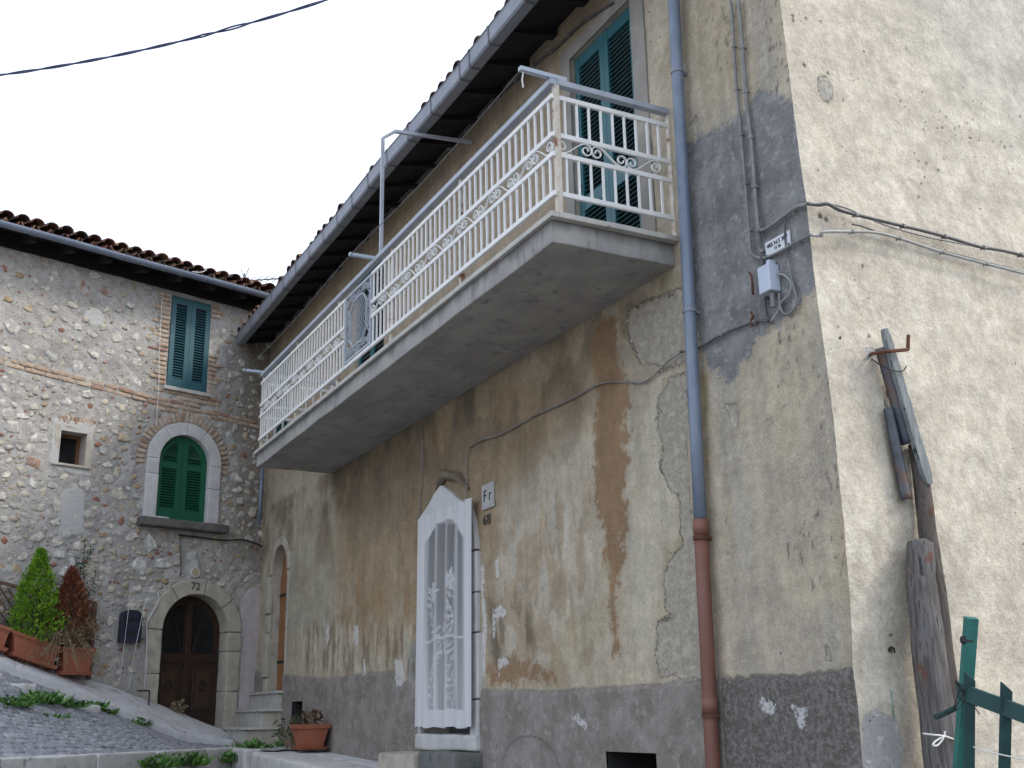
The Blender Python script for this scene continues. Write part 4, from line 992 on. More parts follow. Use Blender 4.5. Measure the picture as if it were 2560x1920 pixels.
c = N(t, 'ShaderNodeVectorMath', {0: A.outputs['Color'], 1: sstep(t, fine, .2, .8, .74, 1.2)}, operation='MULTIPLY').outputs[0]
c = N(t, 'ShaderNodeVectorMath', {0: c, 1: sstep(t, mid, .2, .8, .82, 1.16)}, operation='MULTIPLY').outputs[0]
c = mixc(t, peb, c, pcol.outputs[0])
crk = sstep(t, noise(t, co, 30, 3, .5), .62, .70); c = mixc(t, math_(t, 'MULTIPLY', crk, .55), c, (.10, .095, .09))
edge = math_(t, 'MULTIPLY', math_(t, 'SUBTRACT', mid, .5), .7)
fw = sstep(t, math_(t, 'ADD', sp.outputs[0], edge), .45, .55); fk = sstep(t, math_(t, 'ADD', sp.outputs[1], edge), .45, .55)
c = mixc(t, fw, c, mixc(t, fine, (.42, .415, .405), (.52, .515, .50))); c = mixc(t, fk, c, mixc(t, sstep(t, mid, .3, .7), (.55, .50, .505), (.47, .425, .43)))
t.links.new(c, b.inputs['Base Color']); b.inputs['Roughness'].default_value = .95; b.inputs['Specular IOR Level'].default_value = .15
n1 = bumpn(t, b, math_(t, 'MULTIPLY', peb, math_(t, 'SUBTRACT', 1.0, math_(t, 'MAXIMUM', fw, fk))), .7, .015)
n2 = N(t, 'ShaderNodeBump', {'Strength': .7, 'Distance': .014, 'Height': fine, 'Normal': n1}); n3 = N(t, 'ShaderNodeBump', {'Strength': .5, 'Distance': .03, 'Height': mid, 'Normal': n2.outputs[0]})
t.links.new(n3.outputs[0], b.inputs['Normal'])
def TLn(a, o, z):
    p = P0[None, None, :] + a[..., None] * DL + o[..., None] * NL; p = p.copy(); p[..., 2] = z; return p
lwall = grid_wall('rubble_wall', SA, ZL, outL, TLn, {'Col': np.concatenate([Lc, one[..., None]], -1), 'Msk': np.stack([wht, pk, one * 0, one], -1)}, holesL, m_rub, stone)
mb = MB(TL); mb.box(-3.0, 9.3, -5.2, -5.0, 1, 8.2); mb.box(9.15, 9.3, -5.0, -.05, 1, 8.2); mb.box(-3.0, -2.85, -5.0, -.05, 1, 8.2); mb.box(-2.85, -.42, -.2, -.05, 1, 8.2); mb.build('back_wall', m_reveal, stone)

# bricks
m_brick = MR('old brick', [(.40, .30, .22), (.43, .335, .25), (.38, .275, .20), (.44, .36, .28), (.32, .20, .15), (.41, .315, .235)], .92, 20, .25, .6, 50, .006, .2)
def brick_mesh(k):
    mb = rough_box(TW, -.5, .5, -.5, .5, -.5, .5, 1, .05, 2.0, .09, k); return mb.mesh('brick', m_brick, smooth=True)
BRK = [brick_mesh(k) for k in range(5)]
def brick(s, z, L, H, ang=0.0, out=.012, D=.06):
    a = math.radians(ang); x = Vector(-DL) * math.cos(a) + Vector((0, 0, 1)) * math.sin(a); y = Vector(-NL); zz = x.cross(y)
    inst('brick', random.choice(BRK), TL((s, out - D / 2 + .004 + random.uniform(-.004, .006), z)), Matrix((x, y, zz)).transposed(), (L * random.uniform(.92, 1.0), D, H * random.uniform(.86, 1)), lwall)
def band_z(s): return float(np.interp(s, [0, 1.95, 4.19, 9], [6.12, 6.215, 6.375, 6.7]))
for row in range(2):
    s = 4.75 - .13 * row
    while s > .22:
        L = random.uniform(.20, .29)
        if not (1.02 < s < 1.85): brick(s - L / 2, band_z(s - L / 2) - .03 - row * .068, L - .014, .055, -4.0)
        s -= L
for row in range(5):
    s = 1.95 - .1 * (row % 2)
    while s > .95:
        L = random.uniform(.2, .28)
        if random.random() < .9: brick(s - L / 2, 6.33 - row * .072, L - .014, .056, -1.5)
        s -= L
z = 6.42; row = 0
while z < 7.84:
    L = (.13, .24, .16)[row % 3] + random.uniform(-.02, .03)
    brick(1.785 + L / 2, z + .03, L, .055)
    if z < 7.05 or z > 7.62:
        L = (.20, .12, .15)[row % 3]; brick(1.085 - L / 2, z + .03, L, .055)
    if random.random() < .3 and z < 7.2: brick(2.12 + random.uniform(0, .06), z + .03, .12, .05)
    z += .073; row += 1
for k in range(31):
    a = -6 + k * 192 / 30; r = .685 + random.uniform(-.008, .012)
    brick(AC + r * math.cos(math.radians(a)), AZ + r * math.sin(math.radians(a)), .13, .052, 180 - a)
for k in range(9): brick(SMW[0] - .05 + k * .056, SMW[3] + .165, .115, .045, 90)
# rubble stones
def stone_mesh(k, mat):
    rr = random.Random(100 + k); n = 8; mb = MB(); vs = []
    rad = [rr.uniform(.58, 1.18) for _ in range(n)]; ang = [2 * math.pi * (i + rr.uniform(-.36, .36)) / n for i in range(n)]
    for f, y in ((1.0, .5), (.95, -.22), (.74, -.44)):
        for i in range(n):
            q = f * rad[i]; vs.append((q * math.cos(ang[i]), y + rr.uniform(-.10, .10) * (f < 1), q * math.sin(ang[i])))
    vs.append((rr.uniform(-.2, .2), -.50, rr.uniform(-.2, .2)))
    fs = [(j * n + i, j * n + (i + 1) % n, (j + 1) * n + (i + 1) % n, (j + 1) * n + i) for j in (0, 1) for i in range(n)] + [(2 * n + i, 2 * n + (i + 1) % n, 3 * n) for i in range(n)]
    mb.add(vs, fs); return mb.mesh('wall_stone', mat, smooth=(k % 3 == 0))
m_stn = MR('limestone rubble', [(.53, .495, .415), (.47, .415, .32), (.60, .585, .545), (.45, .36, .25), (.52, .485, .43), (.57, .54, .475), (.42, .41, .39), (.50, .45, .36), (.56, .525, .45), (.46, .41, .33), (.60, .58, .54), (.33, .21, .16), (.55, .53, .49)], .93, 14, .3, .9, 30, .014, .2, ((.39, .377, .357), 9, .47))
STN = [stone_mesh(k, m_stn) for k in range(12)]
placed = []
def blocked(s, z, r):
    if WIN[0] - .1 - r < s < WIN[1] + .22 + r and WIN[2] - .48 - r < z: return True
    if abs(s - AC) < .63 + r and 4.25 - r < z < AZ: return True
    if z >= AZ and math.hypot(s - AC, z - AZ) < .77 + r: return True
    if SMW[0] - .12 - r < s < SMW[1] + .12 + r and SMW[2] - .12 - r < z < SMW[3] + .27 + r: return True
    if abs(s - DC) < .75 + r and z < DZ: return True
    if z >= DZ and math.hypot(s - DC, z - DZ) < .76 + r: return True
    if -.5 < s < .34 + r and z < 3.5 + r: return True
    if abs(z - (band_z(s) - .065)) < .075 + r * .8: return True
    if abs(s - 1.13) < .2 + r and abs(z - 3.8) < .24 + r: return True
    if 1.9 < s < 2.3 and 2.55 < z < 3.1: return True
    return z > 7.9 or z < 1.3
tries = 0
while tries < 40000 and len(placed) < 1500:
    tries += 1
    s, z = random.uniform(-.1, 5.2), random.uniform(1.5, 7.9)
    big = random.random()
    r = random.uniform(.025, .05) if big < .45 else (random.uniform(.05, .085) if big < .88 else random.uniform(.085, .135))
    dens = .42 if z > 6.45 else (1.0 if z > 3.6 else .8)
    if s < .8: dens = .75
    if tries < 6000 and r < .05: continue
    gap = .055 if z > 6.45 else .012
    if random.random() > dens or blocked(s, z, r * .9): continue
    if any(abs(p[0] - s) < .3 and math.hypot((p[0] - s) * .9, p[1] - z) < (p[2] + r) * .88 + gap for p in placed): continue
    placed.append((s, z, r))
placed.sort(key=lambda p: -p[2])
rest = MB(); rc = []
for i, (s, z, r) in enumerate(placed):
    a = random.uniform(-.5, .5) if random.random() < .75 else random.uniform(0, 3.1)
    x = Vector(-DL) * math.cos(a) + Vector((0, 0, 1)) * math.sin(a); y = Vector(-NL); zz = x.cross(y)
    R = Matrix((x, y, zz)).transposed(); sc = (r * random.uniform(1.0, 1.35), min(.040, r * .45), r * random.uniform(.62, .95))
    loc = TL((s, -.002, z)); me = STN[i % 12]
    if i < 300: inst('wall_stone', me, loc, R, sc, lwall)
    else:
        Mx = Matrix.Translation(loc) @ R.to_4x4() @ Matrix.Diagonal((*sc, 1))
        cc = random.choice([(.46, .425, .345), (.40, .345, .255), (.50, .485, .44), (.36, .27, .17), (.44, .41, .355), (.36, .35, .33), (.45, .42, .36), (.28, .14, .10), (.41, .36, .28), (.5, .48, .43)])
        rest.add([Mx @ v.co for v in me.vertices], [list(f.vertices) for f in me.polygons]); rc += [(*cc, 1)] * len(me.vertices)
m_stn2, t, b = newmat('small rubble'); A = N(t, 'ShaderNodeAttribute', attribute_name='Col'); co = posco(t)
t.links.new(N(t, 'ShaderNodeVectorMath', {0: A.outputs['Color'], 1: sstep(t, noise(t, co, 16, 5), .25, .75, .7, 1.25)}, operation='MULTIPLY').outputs[0], b.inputs['Base Color'])
b.inputs['Roughness'].default_value = .93; b.inputs['Specular IOR Level'].default_value = .2
t.links.new(bumpn(t, b, noise(t, co, 40, 5), .7, .01), b.inputs['Normal'])
o = rest.build('small_stones', m_stn2, lwall, smooth=True, recalc=False); o['kind'] = 'stuff'
at = o.data.attributes.new('Col', 'FLOAT_COLOR', 'POINT'); at.data.foreach_set('color', np.array(rc, np.float32).ravel())

# windows of the stone house
reveal(TL, WIN[0], WIN[1], WIN[2], WIN[3], .15, stone, m_reveal)
SM_L = slat_mesh(m_green_l)
shutter(TL, tuple(-DL), WIN[0] + .005, WIN[1] - .005, WIN[2] + .01, WIN[3], .012, [(WIN[2] + .14, WIN[3] - .12)], m_green_l, stone, SM_L, .043, .075, knob=False)
rough_box(TL, WIN[0] - .05, WIN[1] + .05, -.12, .06, WIN[2] - .06, WIN[2] - .005, 4, .004, 6, .008, 5).build('window_sill', m_marble, stone)
reveal(TL, AC - AR, AC + AR, 4.42, AZ, .16, stone, m_stonewhite, True)
SM_A = slat_mesh(m_green_a)
shutter(TL, tuple(-DL), AC - AR + .005, AC + AR - .005, 4.42, AZ + AR, -.05, [(4.58, 5.18), (5.27, 5.62)], m_green_a, stone, SM_A, .040, .085, .10, (AC, AZ, AR - .004), knob=False)
for k, (a0, a1) in enumerate(((0, 52), (52.5, 90), (90.5, 122), (122.5, 180))):
    ring(TL, AC, AZ, AR - .003, .60, -.03, .045, a0, a1, 8).build('surround_stone', m_stonewhite, stone, bevel=.006)
for sg in (-1, 1):
    for k, (z0, z1) in enumerate(((4.40, 4.93 if sg < 0 else 5.05), (4.935 if sg < 0 else 5.055, AZ - .003))):
        a = sorted((AC + sg * (AR - .003), AC + sg * .60)); rough_box(TL, a[0], a[1], -.03, .045, z0, z1, 3, .004, 6, .008, k).build('surround_stone', m_stonewhite, stone, smooth=True)
rough_box(TL, .66, 2.06, -.1, .16, 4.27, 4.395, 8, .012, 6, .02, 31).build('window_sill', M('blackened sill stone', (.10, .095, .09), (.15, .14, .13), 7, .95, .8, 30, .01), stone, smooth=True)
mb = rough_box(TL, 1.62, 2.0, .0, .10, 4.395, 4.425, 4, .006, 6, .008, 33); mb.build('sill_chip', m_stonewhite, stone, smooth=True)
reveal(TL, *SMW[:2], *SMW[2:], .30, stone, M('small window plaster', (.44, .41, .36), (.36, .34, .30), 7, .9, .5, 30, .006))
for bx in ((SMW[0] - .07, SMW[0], SMW[2] - .03, SMW[3] + .085), (SMW[1], SMW[1] + .085, SMW[2] - .03, SMW[3] + .085), (SMW[0], SMW[1], SMW[3], SMW[3] + .085)):
    rough_box(TL, bx[0], bx[1], -.04, .016, bx[2], bx[3], 3, .006, 6, .010, 3).build('window_surround', m_greystone, stone, smooth=True)
rough_box(TL, SMW[0] - .09, SMW[1] + .10, -.25, .045, SMW[2] - .04, SMW[2] - .004, 3, .005, 6, .008, 3).build('window_sill', m_greystone, stone, smooth=True)
mb = MB(TL)
for bx in ((SMW[0], SMW[0] + .05, SMW[2], SMW[3]), (SMW[1] - .05, SMW[1], SMW[2], SMW[3]), (SMW[0] + .05, SMW[1] - .05, SMW[2], SMW[2] + .05), (SMW[0] + .05, SMW[1] - .05, SMW[3] - .05, SMW[3])): mb.box(bx[0], bx[1], -.24, -.20, bx[2], bx[3])
wf = mb.build('window_frame', M('brown window wood', (.17, .075, .035), (.13, .055, .026), 8, .5, .2, 30, .003), stone)
m_glass = M('dark window glass', (.012, .013, .014), (.016, .017, .018), 2, .12, 0, spec=.25)
MB(TL).box(SMW[0] + .05, SMW[1] - .05, -.226, -.220, SMW[2] + .05, SMW[3] - .05).build('pane', m_glass, wf)
# door 72
for k, (a0, a1) in enumerate(((.5, 54), (55, 100), (101, 140), (141, 179.5))):
    ring(TL, DC, DZ, DR, .735 + .01 * (k % 2), -.06, .05, a0, a1, 8).build('surround_stone', m_greystone, stone, bevel=.010)
for sg in (-1, 1):
    zs = (1.15, 1.62, 2.22, DZ - .004) if sg > 0 else (1.15, 1.98, 2.55, DZ - .004)
    for k in range(3):
        a = sorted((DC + sg * DR, DC + sg * (.735 + .008 * k)))
        rough_box(TL, a[0], a[1], -.22, .05, zs[k] + .003, zs[k + 1] - .003, 3, .007, 7, .012, 20 + k).build('surround_stone', m_greystone, stone, smooth=True)
ring(TL, DC, DZ, DR - .002, DR + .06, -.24, -.058, .2, 179.8, 14).build('door_reveal', m_greystone, stone)
DI = .50
door = thing('x', (0, 0, 0), 'x', 'x'); bpy.data.objects.remove(door)
mb = MB(TL); mb.prism([(DC - DI - .03, 1.2), (DC + DI + .03, 1.2)] + [(DC + (DI + .03) * math.cos(a), DZ - .02 + (DI + .03) * math.sin(a)) for a in np.linspace(0, math.pi, 22)], -.25, -.20)
door = mb.build('door', m_wood_dk, stone)
MB(TL).box(DC - .045, DC + .045, -.199, -.165, 1.25, DZ + DI - .05).build('door_stile', m_wood_dk, door, bevel=.005)
MB(TL).box(DC - DI, DC - .05, -.199, -.175, 2.40, 2.50).build('door_rail', m_wood_dk, door, bevel=.004); MB(TL).box(DC + .05, DC + DI, -.199, -.175, 2.40, 2.50).build('door_rail', m_wood_dk, door, bevel=.004)
for sg in (-1, 1):
    for z0, z1 in ((1.32, 1.60), (1.70, 2.32)):
        a = sorted((DC + sg * .11, DC + sg * .43)); MB(TL).box(a[0], a[1], -.199, -.178, z0, z1).build('door_panel', m_wood_dk, door, bevel=.012)
        MB(TL).box(a[0] + .05, a[1] - .05, -.1775, -.168, z0 + .05, z1 - .05).build('panel_field', M('door panel wood', (.055, .031, .020), (.042, .024, .015), 9, .42, .25, 26, .003) if 'door panel wood' not in bpy.data.materials else bpy.data.materials['door panel wood'], door, bevel=.006)
    # fan light
    pts = [(DC + sg * .07, 2.53), (DC + sg * .42, 2.53)] + [(DC + sg * .42 * math.cos(a), DZ - .02 + .42 * math.sin(a)) for a in np.linspace(.0, math.acos(.07 / .42), 9)]
    MB(TL).prism(pts, -.199, -.192).build('fan_light', m_glass, door)
    mb = MB(TL)
    for a in (25, 48, 68): mb.tube([(DC + sg * .09, -.188, 2.55), (DC + sg * (.09 + .36 * math.cos(math.radians(a))), -.188, 2.55 + .52 * math.sin(math.radians(a)))], .006, 4)
    mb.build('fan_light_bar', m_iron, door)
    mb = MB(TL); cx = DC + sg * .27; mb.tube([(cx + .055 * math.sin(a), -.155 - .004, 2.06 + .055 * math.cos(a)) for a in np.linspace(0, 2 * math.pi, 17)], .009, 6, False); mb.tube([(cx, -.175, 2.12), (cx, -.14, 2.12)], .02, 8)
    mb.build('ring_knocker', m_iron, door)
MB(TL).tube([(DC - .02, -.165, 1.93), (DC - .02, -.13, 1.93)], .022, 8).build('door_knob', m_iron, door)
o = inst('house_number', text_mesh('72', .155, m_ink), TL((DC + .055, .056, DZ + .63)), RTL, (1, 1, 1), stone); o['label'] = 'black number 72 on the arch stone'
o = inst('house_number', text_mesh('68', .13, m_ink), onF(1219, 1300), RTF, (1.25, 1, 1), house); o.location.y -= .012; o['label'] = 'black number 68 painted on the plaster'

# roof of the stone house
LSO = .44
def rzl(o): return 8.05 - .26 * (o - LSO)
def TRL(p): return TL((p[0], p[1], rzl(p[1]) + p[2]))
mb = MB(TRL); xs = np.linspace(-.05, 9.4, 24); outs = [LSO, .2, 0, -2.4]; n_ = len(outs); K = len(xs) * n_
mb.add([(x, o, dz) for dz in (0, .04) for x in xs for o in outs], [(i * n_ + j, (i + 1) * n_ + j, (i + 1) * n_ + j + 1, i * n_ + j + 1) for i in range(len(xs) - 1) for j in range(n_ - 1)] + [(K + i * n_ + j, K + (i + 1) * n_ + j, K + (i + 1) * n_ + j + 1, K + i * n_ + j + 1) for i in range(len(xs) - 1) for j in range(n_ - 1)] + [(i * n_, (i + 1) * n_, K + (i + 1) * n_, K + i * n_) for i in range(len(xs) - 1)])
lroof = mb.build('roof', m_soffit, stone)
mb = MB(TL); mb.add([(-3, -2.4, rzl(-2.4)), (9.4, -2.4, rzl(-2.4)), (9.4, -5.5, 7.9), (-3, -5.5, 7.9)], [(0, 1, 2, 3)]); mb.add([(-3, .0, rzl(0)), (-.05, .0, rzl(0)), (-.05, -2.4, rzl(-2.4)), (-3, -2.4, rzl(-2.4))], [(0, 1, 2, 3)]); mb.build('rear_slope', m_tilefar, stone)
for i in range(17):
    s = .22 + i * .55
    MB(TRL).box(s - .045, s + .045, -.05, LSO - .02, -.115, -.003).build('rafter', m_rafter, lroof)
MB(TL).box(-.05, 9.3, -.02, .03, 7.93, 8.15).build('wall_plate', m_rafter, stone)
uL = (Vector(-NL) + Vector((0, 0, .26))).normalized()
lay_tiles(lroof, TL((9.3, LSO + .02, rzl(LSO) + .035)), tuple(-DL), tuple(uL), 9.4, 3, .205)
prof = [(LSO + .09 + r * math.cos(a), 8.055 + r * math.sin(a)) for r, rng in ((.068, np.linspace(math.pi, 2 * math.pi, 9)), (.062, np.linspace(2 * math.pi, math.pi, 9))) for a in rng]
lg = extrude_prof(TL, prof, .42, 9.35, 40, .012).build('gutter', m_pipe, stone, smooth=False)
for s in (.9, 1.55, 2.2, 2.85, 3.5, 4.15):
    mb = MB(TL); d = .012 * mnoise.noise(Vector((s * .6, 3.1, 0))); k = 9
    mb.add([(ss_, LSO + .09 + d * .5 + .072 * math.cos(a), 8.055 + d + .072 * math.sin(a)) for ss_ in (s - .012, s + .012) for a in np.linspace(math.pi, 2 * math.pi, k)], [(j, j + 1, k + j + 1, k + j) for j in range(k - 1)]); mb.build('gutter_seam', m_gutter, lg)

# ================================================================== things on and around the walls
def tube_thing(name, T, pts, r, mat, label, cat, group=None, n=6, clips=0):
    o = tag(MB(T).tube(pts, r, n).build(name, mat, smooth=True), label, cat, group)
    if clips:
        d = 0; last = None
        for i in range(1, len(pts) - 1):
            d += (T(pts[i]) - T(pts[i - 1])).length
            if d > clips:
                d = 0; a, c = Vector(pts[i]), Vector(pts[i + 1]); u = (c - a).normalized() * .010
                mb = MB(T); mb.tube([tuple(a - u), tuple(a + u)], r * 1.45, 6); mb.tube([tuple(a), (a.x, max(a.y - .03, -.01), a.z)], r * .7, 5); mb.build('cable_clip', m_cable, o)
    return o
def smooth_path(P, k=5):
    P = [np.array(p, float) for p in P]; out = []
    for i in range(len(P) - 1):
        p0, p1, p2, p3 = P[max(i - 1, 0)], P[i], P[i + 1], P[min(i + 2, len(P) - 1)]
        for j in range(k):
            t = j / k; out.append(.5 * ((2 * p1) + (-p0 + p2) * t + (2 * p0 - 5 * p1 + 4 * p2 - p3) * t * t + (-p0 + 3 * p1 - 3 * p2 + p3) * t ** 3))
    out.append(P[-1]); return [tuple(p) for p in out]
def pathF(pts, k=4, off=.018): return smooth_path([(*(lambda q: (q[0], off, q[2]))(onF(x, y)),) for x, y in pts], k)
def pathC(pts, k=4, off=.06):
    P = [(float(q[1]), off, float(q[2])) for q in (onR(x, y) for x, y in pts)]
    P[0] = (-.03, .035, P[0][2]); P.insert(1, (.05, .045, P[0][2] * .75 + P[1][2] * .25))
    return smooth_path(P, k)
def pathR(pts, k=4, off=.06): return smooth_path([(*(lambda q: (q[1], off, q[2]))(onR(x, y)),) for x, y in pts], k)
def zoomp(l, k=.434, x0=1600, y0=0): return [(x0 + a * k, y0 + b_ * k) for a, b_ in l]

# lace curtain over the street door
cx0, cx1, cz0, cz1 = -5.965, -4.655, 1.485, 3.535
NXc, NZc = 130, 200
U, V = np.meshgrid(np.linspace(0, 1, NXc), np.linspace(0, 1, NZc), indexing='ij')
Xc = cx0 + (cx1 - cx0) * U; Zc = cz0 + (cz1 - cz0) * V + .008 * np.sin(U * 21) * (1 - V)
fold = .022 * np.sin(U * 34 + 1.2 * np.sin(V * 2.2)) + .014 * np.sin(U * 61 + 2 + V)
Oc = .078 + fold * (1.0 - .55 * V) * ss(U, 0, .08) * ss(1 - U, 0, .08) + .02 * (1 - V)
border = np.maximum(np.maximum(ss(U, .20, .13), ss(U, .80, .86)), np.maximum(ss(V, .93, .945), ss(V, .085, .075)))
r_ = np.hypot((U - .5) / .36, np.maximum(V - .78, 0) / .17); border = np.maximum(border, ss(r_, .92, 1.02) * ss(V, .76, .80))
lace = np.zeros(U.shape); rl = random.Random(5)
def leaf_(cu, cv, L, w, ang, amt):
    du, dv = (U - cu) * 1.29, (V - cv) * 2.02; x = du * math.cos(ang) + dv * math.sin(ang); y = -du * math.sin(ang) + dv * math.cos(ang)
    return amt * ss(1 - (x / L) ** 2 - (y / w) ** 2, 0, .5)
for stem, top in ((.34, .62), (.62, .66)):
    v = .07
    while v < top:
        c_ = stem + .05 * math.sin(v * 14 + stem * 9)
        for sg in (-1, 1):
            for q in range(3): lace = np.maximum(lace, leaf_(c_ + sg * rl.uniform(.03, .06), v + rl.uniform(0, .02), rl.uniform(.03, .075), rl.uniform(.008, .016), math.pi / 2 + sg * rl.uniform(-1.6, -.2), rl.uniform(.7, 1)))
        lace = np.maximum(lace, leaf_(c_, v, .05, .012, math.pi / 2 + .3 * math.cos(v * 14), .8)); v += .032
    for q in range(9): lace = np.maximum(lace, leaf_(stem + .05 * math.cos(q * .7), top + .03 * math.sin(q * .7), .06, .02, q * .7, .9))
fv = (.30 + .34 * ss(np.sin(U * 34 + 1.2 * np.sin(V * 2.2)), .2, 1)) + .22 * ss(.62 - V, 0, .5)
lace = np.maximum(lace, ss(np.abs(V - .395 + .006 * np.sin(U * 9)), .006, .003))
op = np.clip(np.maximum(np.maximum(fv, border * .93), lace * .86), 0, 1)
m_lace, t, b = newmat('white lace')
A = N(t, 'ShaderNodeAttribute', attribute_name='Col'); b.inputs['Base Color'].default_value = (.60, .605, .62, 1); b.inputs['Roughness'].default_value = .9
t.links.new(A.outputs['Fac'], b.inputs['Alpha']); b.inputs['Specular IOR Level'].default_value = .1
curtain = thing('door_curtain', (-5.2, -.1, cz0), 'white lace curtain hanging over the arched street doorway', 'curtain')
grid_wall('curtain_cloth', np.linspace(0, 1, NXc), np.linspace(0, 1, NZc), Oc, lambda a, o, z: np.stack([Xc, -Oc, Zc], -1), {'Col': np.stack([op, op, op, op], -1)}, lambda a, z: np.zeros(a.shape, bool), m_lace, curtain)
MB(TF).tube([(cx0 - .005, .064, 3.525), (cx1 + .005, .064, 3.525)], .006, 6).build('curtain_rod', m_plate, curtain)

# wall plaque and enamel plate
q = onF(1223, 1240); pl = thing('wall_plaque', (q[0], -.01, q[2] - .14), 'small square white tile with dark marks above the number 68', 'sign')
MB(TF).box(q[0] - .125, q[0] + .125, .0, .018, q[2] - .115, q[2] + .115).build('plate', M('grey glazed tile', (.42, .42, .42), (.36, .36, .36), 7, .4, 0), pl, bevel=.003)
inst('lettering', text_mesh('F r', .15, m_ink), TF((q[0], .020, q[2] + .0)), RTF, (1, 1, 1), pl)
q0, q1 = onF(1926, 633), onF(1970, 588); zc_ = (onF(1948, 611)[2]); pn = thing('number_plate', ((q0[0] + q1[0]) / 2, -.01, zc_ - .05), 'narrow white enamel plate with small numbers above the junction box', 'sign')
xm = (q0[0] + q1[0]) / 2; MB(TF).box(xm - .115, xm + .115, .004, .014, zc_ - .05, zc_ + .05).build('plate', m_plate, pn, bevel=.002)
inst('lettering', text_mesh('405 N.5 307', .038, m_ink), TF((xm, .016, zc_ + .016)), RTF, (1, 1, 1), pn); inst('lettering', text_mesh('15 36', .028, m_ink), TF((xm, .016, zc_ - .018)), RTF, (1, 1, 1), pn)
for sx in (-1, 1): MB(TF).tube([(xm + sx * .105, .01, zc_ - .04), (xm + sx * .105, .02, zc_ - .04)], .006, 6).build('screw', m_iron, pn)

# junction box near the corner
q = onF(1936, 702); bx = thing('junction_box', (q[0], -.05, q[2] - .11), 'pale grey plastic junction box on the dark cement patch', 'junction box')
mb = MB(TF); hx, hz = .054, .088
mb.hexa([(q[0] - hx, .0, q[2] - hz), (q[0] - hx, .0, q[2] + hz), (q[0] - hx, .085, q[2] - hz), (q[0] - hx, .085, q[2] + hz), (q[0] + hx, .0, q[2] - hz), (q[0] + hx, .0, q[2] + hz), (q[0] + hx, .085, q[2] - hz), (q[0] + hx, .085, q[2] + hz)])
mb.build('box_body', m_box, bx, bevel=.006)
MB(TF).box(q[0] - .014 + .02, q[0] + .02 + .014, .005, .06, q[2] + hz + .002, q[2] + hz + .035).build('box_lug', m_box, bx, bevel=.004)
MB(TF).tube([(q[0] + .02, .045, q[2] - hz - .005), (q[0] + .02, .045, q[2] - hz - .10)], .016, 8).build('cable_gland', m_cable, bx)

G = 'cables clipped to the house corner'
Cb = [
 (F_ := 'F', zoomp([(540, 0), (552, 150), (565, 400), (580, 560), (600, 780), (620, 1000), (640, 1240), (652, 1400), (656, 1450), (680, 1480), (730, 1490), (800, 1465), (880, 1420), (980, 1368)]), .010, m_cable, 'thin left cable running down the plaster then curling right to the corner'),
 ('F', zoomp([(585, 0), (600, 150), (622, 420), (640, 640), (665, 850), (682, 1080), (700, 1290), (715, 1330), (760, 1315), (830, 1265), (870, 1235), (930, 1195), (962, 1190)]), .013, m_cable, 'thicker grey cable beside the left cable, looping up over the corner'),
 ('F', zoomp([(690, 1180), (705, 1330), (720, 1450), (730, 1560), (735, 1660), (740, 1770), (752, 1830), (765, 1852), (730, 1850), (690, 1850), (640, 1870), (490, 1930), (350, 2010), (250, 2030)]), .010, m_cable_dark, 'dark cable from the cement patch sloping down behind the grey pipe'),
 ('F', zoomp([(868, 1495), (882, 1570), (898, 1640), (920, 1725), (915, 1770), (885, 1805), (852, 1812), (826, 1775), (818, 1690)]), .008, m_cable, 'loose looped wire hanging beside the junction box'),
 ('F', zoomp([(805, 1580), (850, 1590), (885, 1632), (880, 1690), (842, 1732), (820, 1762), (808, 1800), (768, 1855)]), .006, m_cable_light, 'pale twin wire curving out of the junction box side'),
 ('F', zoomp([(855, 1230), (850, 1350), (858, 1430), (866, 1500)]), .006, m_cable_dark, 'short wire passing behind the enamel plate'),
 ('F', [(1712, 881), (1680, 902), (1620, 955), (1560, 955), (1500, 962), (1420, 1005), (1340, 1040), (1260, 1085), (1180, 1118), (1172, 1200), (1172, 1290)], .0065, m_cable, 'sagging cable stapled below the balcony from the pipe to the doorway'),
 ('F', [(1060, 1060), (1062, 1130), (1058, 1220), (1052, 1300)], .006, m_cable, 'vertical wire dropping from the balcony slab to the curtain'),
 ('F', [(1540, 10), (1460, 60), (1400, 118), (1340, 165), (1280, 215), (1220, 275), (1150, 350), (1060, 445), (960, 550), (860, 660), (760, 770), (700, 840)], .012, m_cable_dark, 'dark cable running along the wall under the roof eave'),
]
for kind, pts, r, mt, lab in Cb:
    tube_thing('wall_cable', TF, pathF(pts, 4, .016 + r) + ([(.035, .03, pathF(pts)[-1][2])] if abs(pts[-1][0] - 2020) < 8 else []), r, mt, lab, 'cable', G, 6, .30)
CbR = [
 (zoomp([(955, 1190), (1040, 1200), (1110, 1235), (1240, 1270), (1430, 1315), (1600, 1355), (1750, 1395), (1900, 1440), (2050, 1465), (2230, 1510)]), .012, m_cable_dark, 'thick dark cable crossing the gable, topmost of the gable cables'),
 (zoomp([(1040, 1195), (1150, 1225), (1260, 1275), (1400, 1330), (1600, 1385), (1750, 1415), (1950, 1450), (2080, 1470), (2230, 1500)]), .006, m_cable, 'thin wire drooping below the thick dark gable cable'),
 (zoomp([(975, 1370), (1010, 1360), (1180, 1357), (1310, 1362), (1450, 1395), (1650, 1460), (1850, 1515), (2050, 1565), (2230, 1612)]), .010, m_cable_light, 'pale grey conduit crossing the gable wall, lowest of the gable cables'),
 (zoomp([(1180, 1315), (1230, 1325), (1300, 1350), (1400, 1382), (1600, 1440), (1850, 1505), (2230, 1605)]), .006, m_cable_dark, 'frayed dark wire lying along the pale gable conduit'),
]
for pts, r, mt, lab in CbR: tube_thing('gable_cable', TR, (pathC if pts[0][0] < 2035 else pathR)(pts, 4, .065), r, mt, lab, 'cable', 'cables strung across the gable', 6, .34 if r > .007 else 0)
